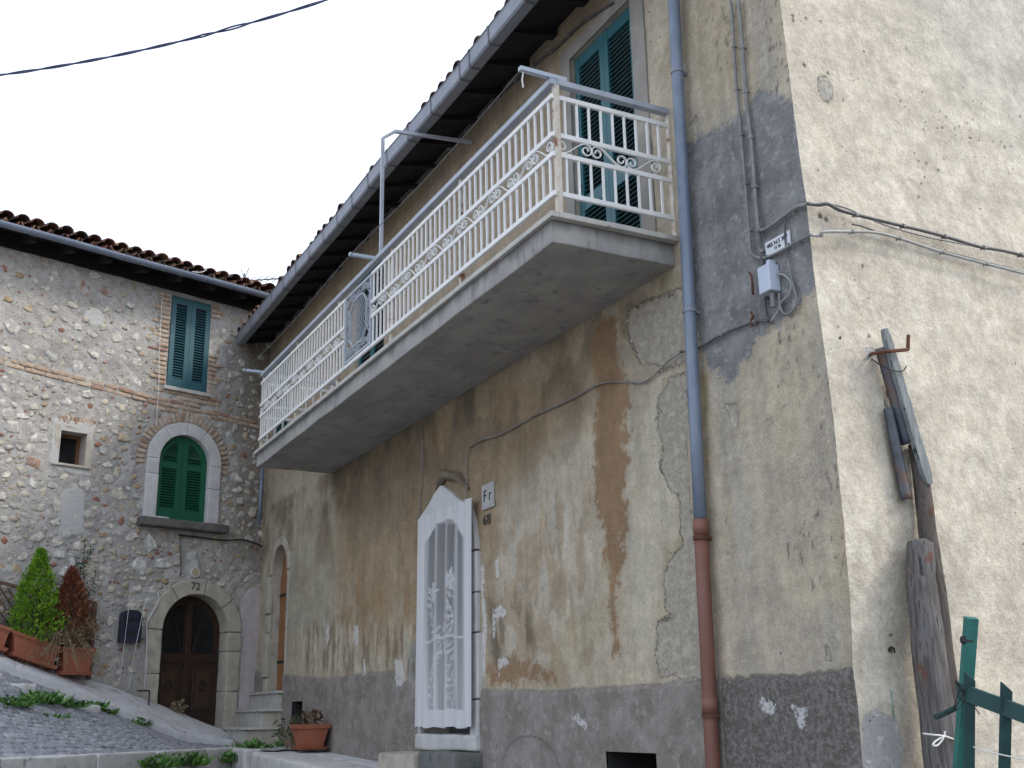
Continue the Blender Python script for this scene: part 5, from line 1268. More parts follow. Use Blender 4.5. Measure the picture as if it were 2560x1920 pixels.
for pts, lab in ((zoomp([(648, 1570), (665, 1600), (672, 1700)]), 'rusty nail hook on the dark cement patch left of the junction box'), (zoomp([(660, 1800), (672, 1830), (662, 1850), (668, 1880)]), 'small rusty curled wire stub below the rusty nail hook')):
    tube_thing('rusty_hook', TF, pathF(pts, 3, .03), .008, m_rust, lab, 'hook')

# clothes line, overhead line, aerial
tube_thing('clothesline', TF, smooth_path([(XN - .01, YF + .235, 5.87), (-3.0, YF + .235, 5.82), (-4.92, YF + .235, 5.87), (-7, YF + .235, 5.82), (XFAR, YF + .235, 5.87)], 6), .004, m_cable_dark, 'thin wire strung between the three arms outside the balcony rail', 'clothesline', None, 4)
mb = MB(TW); c0, c1 = atD(-60, 208, 9.2), atD(900, -14, 8.6)
for ph in (0, math.pi):
    P = []
    for k in range(70):
        u = k / 69; p = c0 * (1 - u) + c1 * u; p = p + np.array([0, 0, -.10 * 4 * u * (1 - u) + .05]); a = u * 34 + ph
        w = .007 + (.005 if .60 < u < .72 else 0); P.append(tuple(p + np.array([w * math.cos(a) * .4, 0, w * math.sin(a)])))
    mb.tube(P, .0072, 5)
oc = tag(mb.build('overhead_cable', M('blue black cable', (.045, .05, .11), (.05, .055, .12), 5, .5, 0), smooth=True), 'twisted blue black overhead cable crossing the pale sky', 'cable')
ant = thing('television_aerial', tuple(atD(611, 760, 26)), 'thin television aerial sticking up behind the two roofs', 'aerial')
a0 = atD(611, 683, 26); a1 = atD(612, 900, 26); MB(TW).tube([tuple(a0), tuple(a1)], .022, 6).build('mast', m_cable, ant)
b0, b1 = atD(600, 703, 26), atD(790, 690, 26); MB(TW).tube([tuple(b0), tuple(b1)], .018, 5).build('boom', m_cable, ant)
for k in range(11):
    p = b0 + (b1 - b0) * (k + .4) / 11; d = np.array([.18, .10, .05]) * (1 - .03 * k); MB(TW).tube([tuple(p - d), tuple(p + d)], .008, 4).build('director', m_cable, ant)
for dx in (-.08, .08): MB(TW).tube([tuple(atD(611, 690, 26) + np.array([dx, dx, .2])), tuple(atD(611, 715, 26) + np.array([-dx, -dx, -.1]))], .010, 4).build('reflector', m_cable, ant)

# timbers and iron leaning on the gable
def wood_mat(name, c1, c2, c3):
    m, t, b = newmat(name); co = objco(t)
    mp = N(t, 'ShaderNodeMapping', {'Vector': co, 'Scale': (38, 38, 2.2)}).outputs[0]
    g = noise(t, mp, 1.0, 6, .65); c = mixc(t, sstep(t, g, .35, .65), c1, c2)
    c = mixc(t, sstep(t, noise(t, co, 5.5, 4, .5), .60, .70), c, c3); c = mixc(t, sstep(t, g, .56, .64, 0, .9), c, (.025, .023, .022))
    t.links.new(c, b.inputs['Base Color']); b.inputs['Roughness'].default_value = .9; b.inputs['Specular IOR Level'].default_value = .2
    t.links.new(bumpn(t, b, g, 1.0, .025), b.inputs['Normal']); return m
m_log = wood_mat('weathered grey timber', (.085, .078, .075), (.20, .19, .188), (.15, .070, .048))
m_plank = wood_mat('silvered plank', (.17, .19, .20), (.30, .33, .33), (.24, .26, .25))
m_rustw = wood_mat('rust brown timber', (.070, .060, .054), (.14, .122, .108), (.14, .060, .038))
def gp_pt(x, y, out): q = onR(x, y, out); return (float(q[1]), out, float(q[2]))
def rough_log(name, pts, rads, mat, label, cat, n=14, amp=.012, flat=1.0):
    P = smooth_path(pts, 14); R = list(np.interp(np.linspace(0, 1, len(P)), np.linspace(0, 1, len(rads)), rads))
    mb = MB(TR).tube(P, R, n, True, flat)
    mb.v = [v + mnoise.noise_vector(Vector((v.x * 30, v.y * 30, v.z * 5))) * amp + mnoise.noise_vector(Vector((v.x * 70, v.y * 70, v.z * 2.5))) * amp * .8 for v in mb.v]
    return tag(mb.build(name, mat, smooth=True), label, cat)
rough_log('timber_log', [gp_pt(2392, 2150, .21), gp_pt(2358, 1900, .20), gp_pt(2324, 1640, .19), gp_pt(2303, 1440, .17), gp_pt(2302, 1358, .165)], [.115, .10, .088, .075, .072], m_log, 'thick grey weathered log standing against the gable wall', 'timber', 26, .009)
rough_log('timber_batten', [gp_pt(2412, 2000, .17), gp_pt(2368, 1720, .16), gp_pt(2333, 1450, .14), gp_pt(2311, 1260, .11), gp_pt(2288, 1112, .09)], [.072, .066, .060, .052, .044], m_rustw, 'dark brown rust stained batten rising behind the grey log', 'timber', 8, .006)
def plank(name, p0, p1, w0, w1, out, mat, label, th=.03, shape='plank'):
    a = np.array(gp_pt(*p0, out)); c = np.array(gp_pt(*p1, out)); d = (c - a); L = np.linalg.norm(d); d /= L; px_ = np.cross(d, np.array([0, 1, 0])); mb = MB(TR); vs = []; n = 16
    pr = [(-1, -1), (-1, 1), (1, 1), (1, -1)] if shape == 'plank' else [(math.cos(q), math.sin(q)) for q in np.linspace(0, math.pi, 8)] + [(.82 * math.cos(q), .82 * math.sin(q)) for q in np.linspace(math.pi, 0, 8)]
    k = len(pr)
    for i in range(n + 1):
        t_ = i / n; w = w0 + (w1 - w0) * t_
        if shape == 'plank': w *= 1 + .12 * mnoise.noise(Vector((t_ * 9, 2, 5))); w *= min(1, .55 + 9 * min(t_, 1 - t_))
        for u, v in pr: vs.append(tuple(a + d * L * t_ + px_ * (u * w / 2) + np.array([0, v * (th / 2 if shape == 'plank' else w / 2), 0])))
    mb.add(vs, [(i * k + j, i * k + (j + 1) % k, (i + 1) * k + (j + 1) % k, (i + 1) * k + j) for i in range(n) for j in range(k)] + [list(range(k)), list(range(n * k, n * k + k))])
    return tag(mb.build(name, mat, smooth=(shape != 'plank'), bevel=.004 if shape == 'plank' else 0), label, 'timber' if shape == 'plank' else 'pipe')
plank('timber_plank', (2210, 822), (2322, 1212), .050, .072, .145, m_plank, 'long narrow silver grey plank tied upright to the gable, pointed at both ends', .035)
m_chan = M('dark grey zinc channel', (.05, .058, .075), (.10, .11, .13), 6, .5, .2, 30, .002, .2, (.14, .085, .06), 3.4, (.52, .66))
plank('zinc_channel', (2203, 872), (2268, 1112), .105, .095, .080, m_chan, 'upper blue grey zinc half pipe behind the silver plank', shape='half')
plank('zinc_channel', (2218, 1022), (2264, 1250), .066, .080, .072, m_chan, 'lower dark zinc half pipe hanging left of the brown batten', shape='half')
hk = MB(TR).tube(smooth_path([gp_pt(2178, 886, .0), gp_pt(2182, 884, .10), gp_pt(2225, 878, .185), gp_pt(2266, 874, .19), gp_pt(2270, 868, .19), gp_pt(2271, 838, .19)], 3), .011, 6)
tag(hk.build('iron_hook', m_rust), 'rusty bent iron hook holding the planks against the gable', 'hook')
tube_thing('binding_wire', TR, smooth_path([gp_pt(2180, 898, .03), gp_pt(2200, 912, .13), gp_pt(2230, 925, .17), gp_pt(2256, 928, .18), gp_pt(2266, 915, .18), gp_pt(2262, 922, .18)], 4), .004, m_iron, 'dark binding wire twisted round the silver plank below the hook', 'wire')
tube_thing('wall_nail', TR, [gp_pt(2101, 842, .03), gp_pt(2098, 855, .0)], .006, m_iron, 'single dark nail in the gable left of the hook', 'nail')
tube_thing('wall_nail', TR, smooth_path([gp_pt(2222, 1628, .0), gp_pt(2226, 1618, .03), gp_pt(2235, 1622, .03), gp_pt(2236, 1632, .03)], 3), .006, m_iron, 'bent hook nail in the gable left of the grey log', 'nail')
mb = MB(TR); mb.box(onR(2205, 985)[1], onR(2222, 985)[1], .0, .035, onR(2210, 1000)[2], onR(2210, 982)[2]); tag(mb.build('bracket_stub', m_rust), 'rusty iron stub set in the gable beside the zinc pipes', 'bracket')
# string tied round the log
mb = MB(TR)
mb.tube(smooth_path([gp_pt(2308, 1834, .22), gp_pt(2330, 1837, .315), gp_pt(2360, 1840, .32), gp_pt(2384, 1848, .29)], 4), .005, 5)
mb.tube(smooth_path([gp_pt(2360, 1840, .322), gp_pt(2340, 1852, .322), gp_pt(2332, 1862, .322), gp_pt(2342, 1864, .322), gp_pt(2354, 1852, .322), gp_pt(2361, 1838, .322), gp_pt(2362, 1828, .322)], 4), .005, 5)
tag(mb.build('tied_string', m_string, smooth=True), 'white string tied in a bow round the grey log', 'string')

# green picket fence
fence = thing('picket_fence', tuple(atD(2420, 2300, 5.2)), 'teal painted wooden picket fence in front of the gable', 'fence')
def board(p0, p1, d0, d1, w, th, mat, name, cut=True, par=fence):
    a = Vector(atD(*p0, d0)); c = Vector(atD(*p1, d1)); d = (c - a).normalized(); s = Vector(AX[0]) ; s = (s - d * s.dot(d)).normalized(); nrm = s.cross(d)
    mb = MB(); vs = []
    for i in (0, 1):
        for u in (-1, 1):
            for v in (-1, 1):
                p = (a if i == 0 else c) + s * (u * w / 2) + nrm * (v * th / 2)
                if i == 1 and cut: p = p + d * (-u * w * .42)
                vs.append(p)
    mb.hexa([tuple(vs[k]) for k in (0, 1, 2, 3, 4, 5, 6, 7)])
    return mb.build(name, mat, par, bevel=.002)
board((2372, 2300), (2428, 1544), 5.25, 5.25, .053, .05, m_fence, 'fence_post', False)
board((2420, 2300), (2424, 1690), 5.12, 5.16, .047, .022, m_fence_dk, 'picket')
board((2502, 2300), (2516, 1716), 4.95, 5.0, .048, .022, m_fence_dk, 'picket')
board((2598, 2300), (2610, 1742), 4.78, 4.8, .048, .022, m_fence_dk, 'picket')
mb = MB(); p0, p1 = Vector(atD(2395, 1725, 5.20)), Vector(atD(2680, 1830, 4.72)); d = (p1 - p0).normalized(); u = Vector((0, 0, 1)); sd = d.cross(u).normalized()
mb.hexa([tuple(q + sd * a_ + u * b_) for q in (p0, p1) for a_ in (-.012, .012) for b_ in (-.038, .038)]); mb.build('rail', m_fence_dk, fence)
tube_thing('fence_bar', TW, [tuple(atD(2340, 1792, 5.75)), tuple(atD(2352, 1788, 5.6)), tuple(atD(2412, 1758, 5.27))], .015, m_fence_dk, 'short dark iron bar joining the fence post to the log', 'bar')
mb = MB(); 
for k in range(4):
    rr = random.Random(k); P = [tuple(atD(2412 + rr.uniform(-28, 40), 1730 + rr.uniform(-35, 60), 5.15)) for _ in range(5)]; mb.tube(smooth_path(P, 5), .0025, 4)
tag(mb.build('fence_wire', m_iron, smooth=True), 'tangled dark wire binding the first picket to the post', 'wire')
tube_thing('fence_string', TW, smooth_path([tuple(atD(2384, 1848, 5.5)), tuple(atD(2440, 1870, 5.1)), tuple(atD(2500, 1886, 4.94)), tuple(atD(2580, 1902, 4.8))], 4), .003, m_string, 'thin white string stretched across the fence pickets', 'string')
mb = MB(); p = Vector(atD(2403, 1600, 5.24)); mb.tube([tuple(p), tuple(p + Vector(AX[0]) * .05)], .018, 6); tag(mb.build('wire_tensioner', m_iron), 'small black insulator screwed to the fence post side', 'insulator')

# ------------------------------------------------------------------ things on the stone house
s0, z0 = onL(297, 1530); s1, z1 = onL(342, 1608); mbx = thing('mailbox', tuple(TL(((s0 + s1) / 2, .06, z1))), 'dark blue metal mailbox with rounded top beside the stone door arch', 'mailbox')
zm = z0 - .04; hw_ = abs(s0 - s1) / 2; sc_ = (s0 + s1) / 2
pr = [(sc_ - hw_, z1), (sc_ + hw_, z1), (sc_ + hw_, zm)] + [(sc_ + hw_ * math.cos(a), zm + .07 * math.sin(a)) for a in np.linspace(.2, math.pi - .2, 8)] + [(sc_ - hw_, zm)]
m_mail = M('dark blue enamel', (.018, .022, .040), (.024, .028, .048), 6, .45, 0)
MB(TL).prism(pr, .02, .12).build('box_body', m_mail, mbx, bevel=.006)
MB(TL).box(sc_ - hw_ + .03, sc_ + hw_ - .03, .121, .135, zm - .06, zm - .035).build('letter_slot', m_iron, mbx); MB(TL).box(sc_ - .05, sc_ + .05, .121, .130, z1 + .10, z1 + .16).build('name_holder', m_iron, mbx)
s0, z0 = onL(350, 1580); tag(MB(TL).box(s0 - .05, s0 + .05, .0, .06, z0 - .09, z0 + .08).build('meter_box', m_cable, bevel=.006), 'small grey box between the mailbox and the door arch', 'box')
def pathL(pts, k=4, off=.05): return smooth_path([(onL(x, y)[0], off, onL(x, y)[1]) for x, y in pts], k)
tube_thing('wall_string', TL, pathL([(402, 735), (396, 850), (393, 960), (388, 1045), (386, 1070)]), .005, m_string, 'pale string hanging beside the blue shuttered window', 'string')
tube_thing('mailbox_string', TL, pathL([(352, 1493), (335, 1570), (318, 1655), (308, 1720)], 4, .17), .0038, m_string, 'pale cord slanting across the front of the mailbox', 'string')
tube_thing('mailbox_string', TL, pathL([(312, 1480), (302, 1570), (290, 1660), (284, 1712)], 4, .17), .0032, m_string, 'thin pale cord falling left of the mailbox', 'string')
tube_thing('white_conduit', TL, pathL([(388, 1480), (392, 1505), (372, 1540), (362, 1565), (362, 1640), (356, 1725)], 3, .06), .011, m_stonewhite, 'white painted pipe beside the left jamb of door 72', 'pipe')
tube_thing('sill_cable', TL, pathL([(440, 1338), (500, 1345), (560, 1352), (600, 1350), (630, 1358), (655, 1368)], 3, .05), .012, m_iron, 'black cable sagging below the arched window sill', 'cable')
tube_thing('stone_house_wire', TL, pathL([(448, 1335), (450, 1400), (449, 1440)], 3, .03), .009, m_cable_dark, 'short dark wire dropping from the sill to the door arch', 'wire')
tube_thing('corner_pipe', TF, [(-12.30, .10, 5.33), (-12.33, .10, 4.9), (-12.36, .10, 4.45)], .028, m_pipe, 'thin blue grey pipe in the corner under the balcony end', 'pipe', None, 8)
tube_thing('gutter_wire', TL, pathL([(477, 682), (470, 700), (455, 706), (436, 704)], 3, .55), .006, m_string, 'pale loose wire hooked over the stone house gutter', 'wire')
s0, z0 = onL(486, 1432); vt = thing('round_vent', tuple(TL((s0, .03, z0))), 'round cream vent cover plastered above the number 72', 'vent')
MB(TL).tube([(s0, -.02, z0), (s0, .045, z0)], .058, 16).build('vent_cover', M('cream vent', (.42, .36, .25), (.38, .32, .22), 6, .6, 0), vt); mb = MB(TL); mb.tube([(s0 + .066 * math.cos(a), .03, z0 + .066 * math.sin(a)) for a in np.linspace(0, 2 * math.pi, 20)], .016, 6, False); mb.build('vent_ring', m_stonewhite, vt)
for (px, py), lab in (((588, 838), 'upper white porcelain insulator on the stone house near the eave corner'), ((598, 852), 'lower white porcelain insulator on the stone house near the eave corner')):
    s0, z0 = onL(px, py); tag(MB(TL).tube([(s0, .0, z0), (s0, .07, z0), (s0 - .01, .10, z0)], [.018, .028, .022], 8).build('insulator', m_stonewhite, smooth=True), lab, 'insulator')
mb = MB(TL); s0, z0 = onL(345, 1728); mb.tube([(s0 + .12, .22, z0), (s0 - .06, .22, z0)], .012, 5); mb.tube([(s0 - .06, .22, z0), (s0 - .06, .22, z0 - .20)], .012, 5); tag(mb.build('boot_scraper', m_iron), 'small black iron boot scraper left of door 72', 'boot scraper')

# trellis, planters, plants
tr = thing('trellis_panel', tuple(TL((3.4, .12, 2.1))), 'brown wooden lattice trellis panel behind the planters', 'trellis')
ts0, ts1 = 4.75, 2.62
def tzt(s): return float(np.interp(s, [2.62, 3.67, 4.75], [3.14, 3.29, 3.5])); 
def tzb(s): return ramp_z(s, .1) + .02
mb = MB(TL); mb.hexa([(ts1 - .02, .10, tzb(ts1)), (ts1 - .02, .10, tzt(ts1)), (ts1 - .02, .14, tzb(ts1)), (ts1 - .02, .14, tzt(ts1)), (ts1 + .03, .10, tzb(ts1)), (ts1 + .03, .10, tzt(ts1)), (ts1 + .03, .14, tzb(ts1)), (ts1 + .03, .14, tzt(ts1))]); mb.build('trellis_stile', m_lattice, tr)
mb = MB(TL); mb.tube([(ts1, .12, tzt(ts1)), (3.67, .12, tzt(3.67)), (ts0, .12, tzt(ts0))], .026, 4); mb.build('trellis_rail', m_lattice, tr)
for sg, oo in ((1, .114), (-1, .128)):
    for k in range(-14, 26):
        seg = []
        for q in np.linspace(0, 1, 60):
            s = ts1 + .03 + (ts0 - ts1) * q; z = tzb(s) + .05 + (s - ts1) * sg * .95 + k * .13
            if tzb(s) < z < tzt(s): seg.append((s, oo, z))
        if len(seg) > 3: MB(TL).tube([seg[0], seg[-1]], .012, 4).build('lath', m_lattice, tr)
def trough(name, s0, s1, o0, o1, z0, z1, tilt, label, tap=.82):
    """tapered terracotta trough with rolled rim, soil and drip tray"""
    tr_ = thing(name, tuple(TL(((s0 + s1) / 2, (o0 + o1) / 2, z0))), label, 'planter', 'planters beside door 72')
    sm, om = (s0 + s1) / 2, (o0 + o1) / 2
    def T(p): return TL((p[0], p[1], p[2] + (p[0] - sm) * tilt))
    def rect(f, z, g=0): return [(sm + (s - sm) * f + math.copysign(g, s - sm), om + (o - om) * f + math.copysign(g, o - om), z) for s, o in ((s0, o0), (s1, o0), (s1, o1), (s0, o1))]
    h = z1 - z0; levels = [rect(tap, z0), rect(tap + (1 - tap) * .72, z0 + h * .72), rect(tap + (1 - tap) * .74, z0 + h * .74, .006), rect(1, z1 - .045), rect(1, z1 - .043, .016), rect(1, z1, .018), rect(1, z1, -.012), rect(.97, z1 - .05, -.012)]
    mb = MB(T); mb.add([p for l in levels for p in l], [(i * 4 + j, i * 4 + (j + 1) % 4, (i + 1) * 4 + (j + 1) % 4, (i + 1) * 4 + j) for i in range(len(levels) - 1) for j in range(4)] + [(3, 2, 1, 0)])
    mb.build('pot_body', m_terra, tr_, bevel=.004)
    MB(T).add(rect(.96, z1 - .045, -.01), [(0, 1, 2, 3)]).build('soil', m_soil, tr_)
    lv = [rect(tap, z0 - .03, .03), rect(tap, z0 + .018, .05), rect(tap, z0 + .018, .038), rect(tap, z0 - .012, .024)]
    MB(T).add([p for l in lv for p in l], [(i * 4 + j, i * 4 + (j + 1) % 4, (i + 1) * 4 + (j + 1) % 4, (i + 1) * 4 + j) for i in range(3) for j in range(4)] + [(3, 2, 1, 0), (12, 13, 14, 15)]).build('drip_tray', m_terra, tr_, bevel=.003)
    return tr_
trough('planter', 3.17, 2.76, .24, .52, 2.205, 2.52, .0, 'square terracotta planter at the lower end of the row by the trellis')
trough('planter', 3.82, 3.22, .26, .52, 2.35, 2.62, .30, 'long tilted terracotta trough holding the green conifer')
trough('planter', 4.5, 3.86, .26, .52, 2.56, 2.83, .30, 'terracotta trough cut by the left edge of the photo')
trough('planter', 2.98, 2.70, .13, .22, 2.28, 2.47, .0, 'small terracotta pot squeezed between the square planter and the trellis')
def leafmat(name, cs, rough=.6, trans=.25):
    m, t, b = newmat(name); A = N(t, 'ShaderNodeAttribute', attribute_name='Col'); t.links.new(A.outputs['Color'], b.inputs['Base Color'])
    b.inputs['Roughness'].default_value = rough; b.inputs['Specular IOR Level'].default_value = .25
    return m
m_leaf = leafmat('plant leaves', None)
def leaves(P, D, L, W, cols, name, parent, bend=.25):
    """small two-triangle leaves: P points, D directions"""
    vs, fs, cs = [], [], []
    for p, d, l, w, c in zip(P, D, L, W, cols):
        p = Vector(p); d = Vector(d).normalized(); u = Vector((random.gauss(0, 1), random.gauss(0, 1), random.gauss(0, 1))); s = d.cross(u); s = s.normalized() if s.length > 1e-4 else Vector((1, 0, 0)); nn = s.cross(d)
        k = len(vs); vs += [p, p + d * l * .5 + s * w * .5 + nn * l * bend * .2, p + d * l - nn * l * bend * .2, p + d * l * .5 - s * w * .5 + nn * l * bend * .2]
        fs += [(k, k + 1, k + 3), (k + 1, k + 2, k + 3)]; cs += [(*c, 1)] * 4
    mb = MB(); mb.v = vs; mb.f = fs
    o = mb.build(name, m_leaf, parent, recalc=False)
    if name in ('blades', 'leaves'): o['kind'] = 'stuff'
    at = o.data.attributes.new('Col', 'FLOAT_COLOR', 'POINT'); at.data.foreach_set('color', np.array(cs, np.float32).ravel()); return o
def jit(c, a=.3): k = random.uniform(1 - a, 1 + a); return (c[0] * k * random.uniform(.9, 1.1), c[1] * k, c[2] * k * random.uniform(.85, 1.15))
def conifer(base, H, R, name, label, pal, n_br, cat='shrub'):
    th = thing(name, tuple(base), label, cat)
    MB().tube([tuple(Vector(base) + Vector((0, 0, -.05))), tuple(Vector(base) + Vector((.01, .0, H * .85)))], [.018, .005], 6).build('trunk', m_soil, th)
    P, D, L, W, Cc = [], [], [], [], []
    for k in range(n_br):
        h = random.random() ** .8; a = random.uniform(0, 6.283); bump = .78 + .34 * mnoise.noise(Vector((math.cos(a) * 2.2, math.sin(a) * 2.2, h * 4.5 + R * 9)))
        rr = R * (1 - h) ** .8 * min(1, .50 + 2.4 * h) * (bump + .15) + .012
        tip = Vector((rr * math.cos(a), rr * math.sin(a), h * H)) ; inn = Vector((tip.x * .35, tip.y * .35, tip.z - H * .08))
        base_c = random.choice(pal)
        for q in range(9):
            f = random.uniform(.35, 1.05); p = Vector(base) + inn.lerp(tip, f) + Vector((random.gauss(0, .012), random.gauss(0, .012), random.gauss(0, .016)))
            d = Vector((math.cos(a) * .7 + random.gauss(0, .35), math.sin(a) * .7 + random.gauss(0, .35), .9 + random.gauss(0, .3)))
            P.append(p); D.append(d); L.append(random.uniform(.022, .05)); W.append(random.uniform(.010, .02)); Cc.append(jit(base_c, .25))
    leaves(P, D, L, W, Cc, 'crown', th); return th
conifer(TL((3.52, .38, 2.60)), 1.16, .42, 'green_conifer', 'bright green cone shaped conifer in the tilted trough', [(.17, .33, .018), (.12, .26, .016), (.22, .39, .03), (.07, .16, .016)], 1000)
conifer(TL((3.08, .38, 2.56)), .98, .42, 'dead_conifer', 'reddish brown withered conifer beside the green one', [(.21, .065, .035), (.16, .052, .032), (.25, .095, .045), (.12, .05, .032)], 900)
def tuft(base, n, H, spread, pal, name, label, cat='plant', droop=0.0, w=.02, l=(.03, .07), stems=True, group=None, par=None):
    th = par or thing(name, tuple(base), label, cat, group)
    P, D, L, W, Cc = [], [], [], [], []; mb = MB()
    for k in range(n):
        a = random.uniform(0, 6.283); h = H * random.uniform(.4, 1.0); r = spread * random.random() ** .6
        p0 = Vector(base) + Vector((r * .35 * math.cos(a), r * .35 * math.sin(a), 0)); p1 = Vector(base) + Vector((r * math.cos(a), r * math.sin(a), h)); p2 = p1 + Vector((math.cos(a), math.sin(a), -1.2)) * droop * h
        path = [p0, p0.lerp(p1, .6) + Vector((0, 0, h * .1)), p1] + ([p2] if droop else [])
        if stems: mb.tube([tuple(q) for q in path], .0025, 3, False)
        for q in range(7):
            f = random.uniform(.25, 1); i = min(int(f * (len(path) - 1)), len(path) - 2); pp = path[i].lerp(path[i + 1], random.random())
            P.append(pp); D.append((math.cos(a) + random.gauss(0, .7), math.sin(a) + random.gauss(0, .7), random.uniform(-.2, .9))); L.append(random.uniform(*l)); W.append(w * random.uniform(.6, 1.2)); Cc.append(jit(random.choice(pal)))
    if stems and mb.v: mb.build('stems', M('dry stems', (.17, .13, .075), (.22, .17, .10), 9, .9, 0) if 'dry stems' not in bpy.data.materials else bpy.data.materials['dry stems'], th, recalc=False)
    leaves(P, D, L, W, Cc, 'leaves', th); return th
dry = [(.27, .21, .13), (.20, .155, .105), (.34, .28, .20), (.14, .12, .085), (.18, .18, .085)]
tuft(TL((3.00, .42, 2.50)), 100, .40, .26, dry, 'dry_plant', 'withered straw coloured plant filling the square planter', 'plant', .35)
tuft(TL((3.22, .52, 2.56)), 110, .18, .24, dry, 'trailing_plant', 'dry trailing plant hanging down between the two planters', 'plant', 2.6, .016)
tuft(TL((4.15, .40, 2.80)), 26, .22, .25, dry, 'dry_plant', 'dry tuft in the trough at the left edge of the photo', 'plant', .2)
# climbing plant on the wall
vine = thing('climbing_plant', tuple(TL((2.75, .2, 2.5))), 'spindly climbing plant with small dark green leaves against the stone wall', 'plant')
mb = MB(TL); P, D, L, W, Cc = [], [], [], [], []
for br in ([(215, 1600), (208, 1520), (203, 1460), (200, 1410), (205, 1352)], [(205, 1500), (185, 1478), (168, 1440)], [(206, 1490), (222, 1470), (232, 1430)], [(202, 1440), (188, 1420), (178, 1395)], [(201, 1420), (214, 1392), (220, 1372)], [(210, 1535), (190, 1520), (172, 1512)]):
    path = pathL(br, 6, .10); mb.tube(path, .004, 4)
    for q in path:
        for r in range(3):
            P.append(TL((q[0] + random.gauss(0, .018), q[1] + random.uniform(-.03, .05), q[2] + random.gauss(0, .018)))); D.append((random.gauss(0, 1), random.gauss(0, 1), random.gauss(.2, .7))); L.append(random.uniform(.03, .055)); W.append(random.uniform(.018, .03)); Cc.append(jit((.03, .085, .05), .35))
mb.build('stems', m_lattice, vine, smooth=True); leaves(P, D, L, W, Cc, 'leaves', vine)

# terracotta pot at the foot of the facade
pb = Vector((-8.95, -.235, 1.225)); pot = thing('flower_pot', tuple(pb), 'small square terracotta pot on a saucer at the foot of the facade', 'flower pot')
def T2(p): return pb + Vector(p)
def sq(r, z): return [(-r, -r, z), (r, -r, z), (r, r, z), (-r, r, z)]
lv = [sq(.125, .02), sq(.175, .235), sq(.195, .24), sq(.20, .29), sq(.17, .29), sq(.165, .25)]
MB(T2).add([p for l in lv for p in l], [(i * 4 + j, i * 4 + (j + 1) % 4, (i + 1) * 4 + (j + 1) % 4, (i + 1) * 4 + j) for i in range(len(lv) - 1) for j in range(4)] + [(3, 2, 1, 0), (20, 21, 22, 23)]).build('pot_body', m_terra, pot, bevel=.008)
MB(T2).add([p for l in (sq(.15, 0), sq(.185, .035), sq(.17, .035), sq(.14, .015)) for p in l], [(i * 4 + j, i * 4 + (j + 1) % 4, (i + 1) * 4 + (j + 1) % 4, (i + 1) * 4 + j) for i in range(3) for j in range(4)] + [(3, 2, 1, 0), (12, 13, 14, 15)]).build('saucer', m_terra, pot, bevel=.004)
tuft(pb + Vector((0, 0, .26)), 16, .20, .12, [(.10, .05, .035), (.07, .06, .03), (.13, .07, .04)], 'pot_plant', 'brown leaved plant growing in the facade pot', 'plant', 0, .03, (.05, .09))
tuft(pb + Vector((-.42, -.10, -.01)), 55, .42, .20, [(.03, .07, .02), (.045, .09, .025), (.02, .05, .018)], 'pot_shrub', 'low dark green bush left of the facade pot', 'plant', .1, .02, (.03, .06))

# weeds along the kerbs
gr = [(.06, .16, .03), (.085, .20, .04), (.045, .12, .028), (.13, .23, .07)]
def weed(p, n, H, sp, lab):
    th = thing('weed_clump', tuple(p), lab, 'weeds', 'weeds along the kerbs'); P, D, L, W, Cc = [], [], [], [], []
    for k in range(n):
        a = random.uniform(0, 6.283); r = sp * random.random() ** .7
        P.append(Vector(p) + Vector((r * math.cos(a), r * math.sin(a), -.015))); D.append((math.cos(a) * random.uniform(.2, 1.6), math.sin(a) * random.uniform(.2, 1.6), random.uniform(.5, 1.1))); L.append(1.1 * H * random.uniform(.35, 1)); W.append(random.uniform(.02, .05)); Cc.append(jit(random.choice(gr), .35))
        if random.random() < .5:
            P.append(P[-1] + Vector((0, 0, H * random.uniform(.2, .6)))); D.append((random.gauss(0, 1), random.gauss(0, 1), .6)); L.append(H * random.uniform(.25, .5)); W.append(.035); Cc.append(jit(random.choice(gr), .35))
    leaves(P, D, L, W, Cc, 'blades', th, .5)
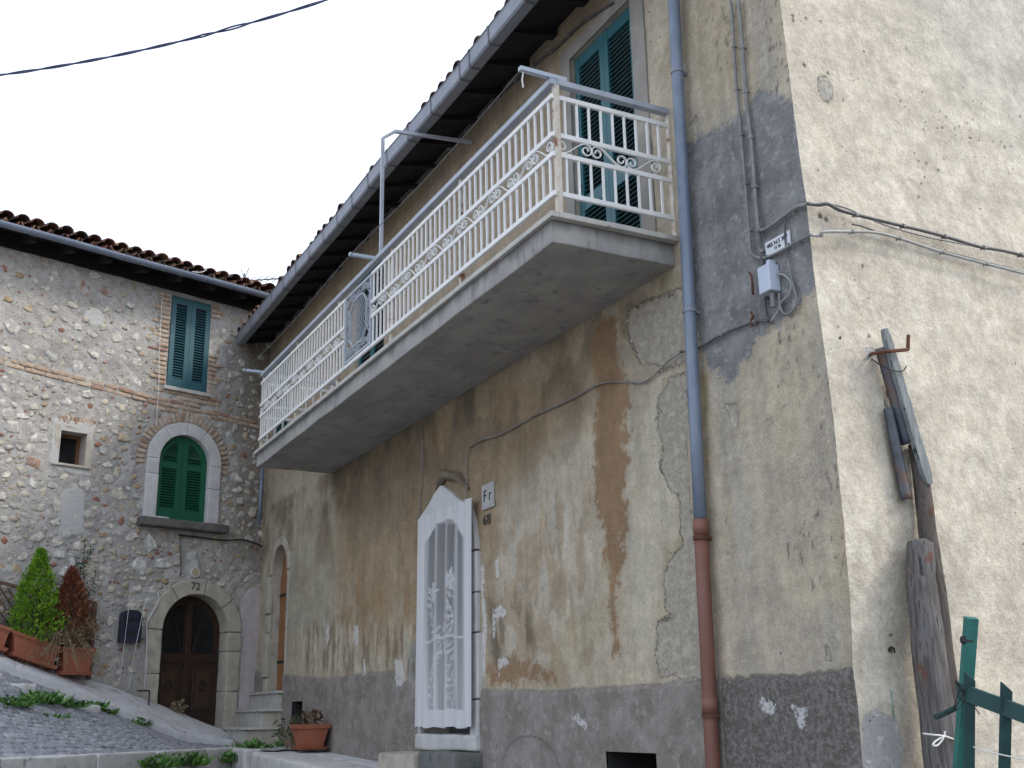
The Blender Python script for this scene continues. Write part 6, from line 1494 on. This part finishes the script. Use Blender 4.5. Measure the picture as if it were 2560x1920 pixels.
def onroad(px, py):                                # where a photo point meets the road surface
    best = None
    for u in np.linspace(.30, 1, 90):
        for v in np.linspace(0, 1, 45):
            w = TL(road(u, v)); q = AX @ (np.array(w) - CAM); e = (1280 + FPX * q[0] / q[2] - px) ** 2 + (960 + FPX * q[1] / q[2] - py) ** 2
            if best is None or e < best[0]: best = (e, w)
    return best[1]
for px, py, n, H, sp, lab in ((25, 1762, 120, .16, .22, 'leafy weeds at the left edge of the cobbles below the planters'), (95, 1760, 170, .20, .28, 'tall dense weeds in the middle of the upper cobble edge'), (160, 1768, 110, .13, .24, 'low green weeds right of the tall dense weeds'), (215, 1768, 120, .12, .24, 'spreading weeds against the kerb below the mailbox'), (262, 1782, 70, .12, .14, 'small weed tuft against the concrete kerb left of the boot scraper'), (352, 1802, 60, .16, .11, 'upright weed tuft by the kerb below door 72 left jamb'), (330, 1806, 60, .07, .16, 'flat weeds on cobbles beside the upright kerb tuft'), (130, 1792, 60, .08, .2, 'flat weeds spilling onto the cobbles under the dense weeds'), (475, 1852, 70, .06, .16, 'brownish flat weeds at the cobble end near door 72'), (545, 1868, 50, .06, .12, 'small weeds at the right tip of the cobbles')):
    weed(onroad(px, py), n, H, sp, lab)
for px, py, off, n, H, sp, lab in ((385, 1912, 3.0, 130, .20, .22, 'weeds under the front kerb, leftmost of the front clumps'), (475, 1908, 2.7, 130, .22, .18, 'weeds under the front kerb, second clump from the left'), (575, 1898, 2.2, 110, .18, .18, 'weeds under the front kerb where the cobbles end'), (622, 1888, 1.9, 170, .28, .18, 'big leafy weed clump in front of the stone steps'), (672, 1895, 1.8, 150, .24, .17, 'leafy weed clump right of the big clump before the steps'), (714, 1872, 1.6, 60, .20, .08, 'single upright weed left of the facade pot')):
    s_, z_ = onL(px, py, off); weed(TL((s_, off, z_ - .02)), n, H, sp, lab)
tuft(TL((1.28, .10, ramp_z(1.28, .1))), 16, .20, .10, dry, 'dry_weed', 'dry brown weed at the foot of door 72', 'weeds', 0)
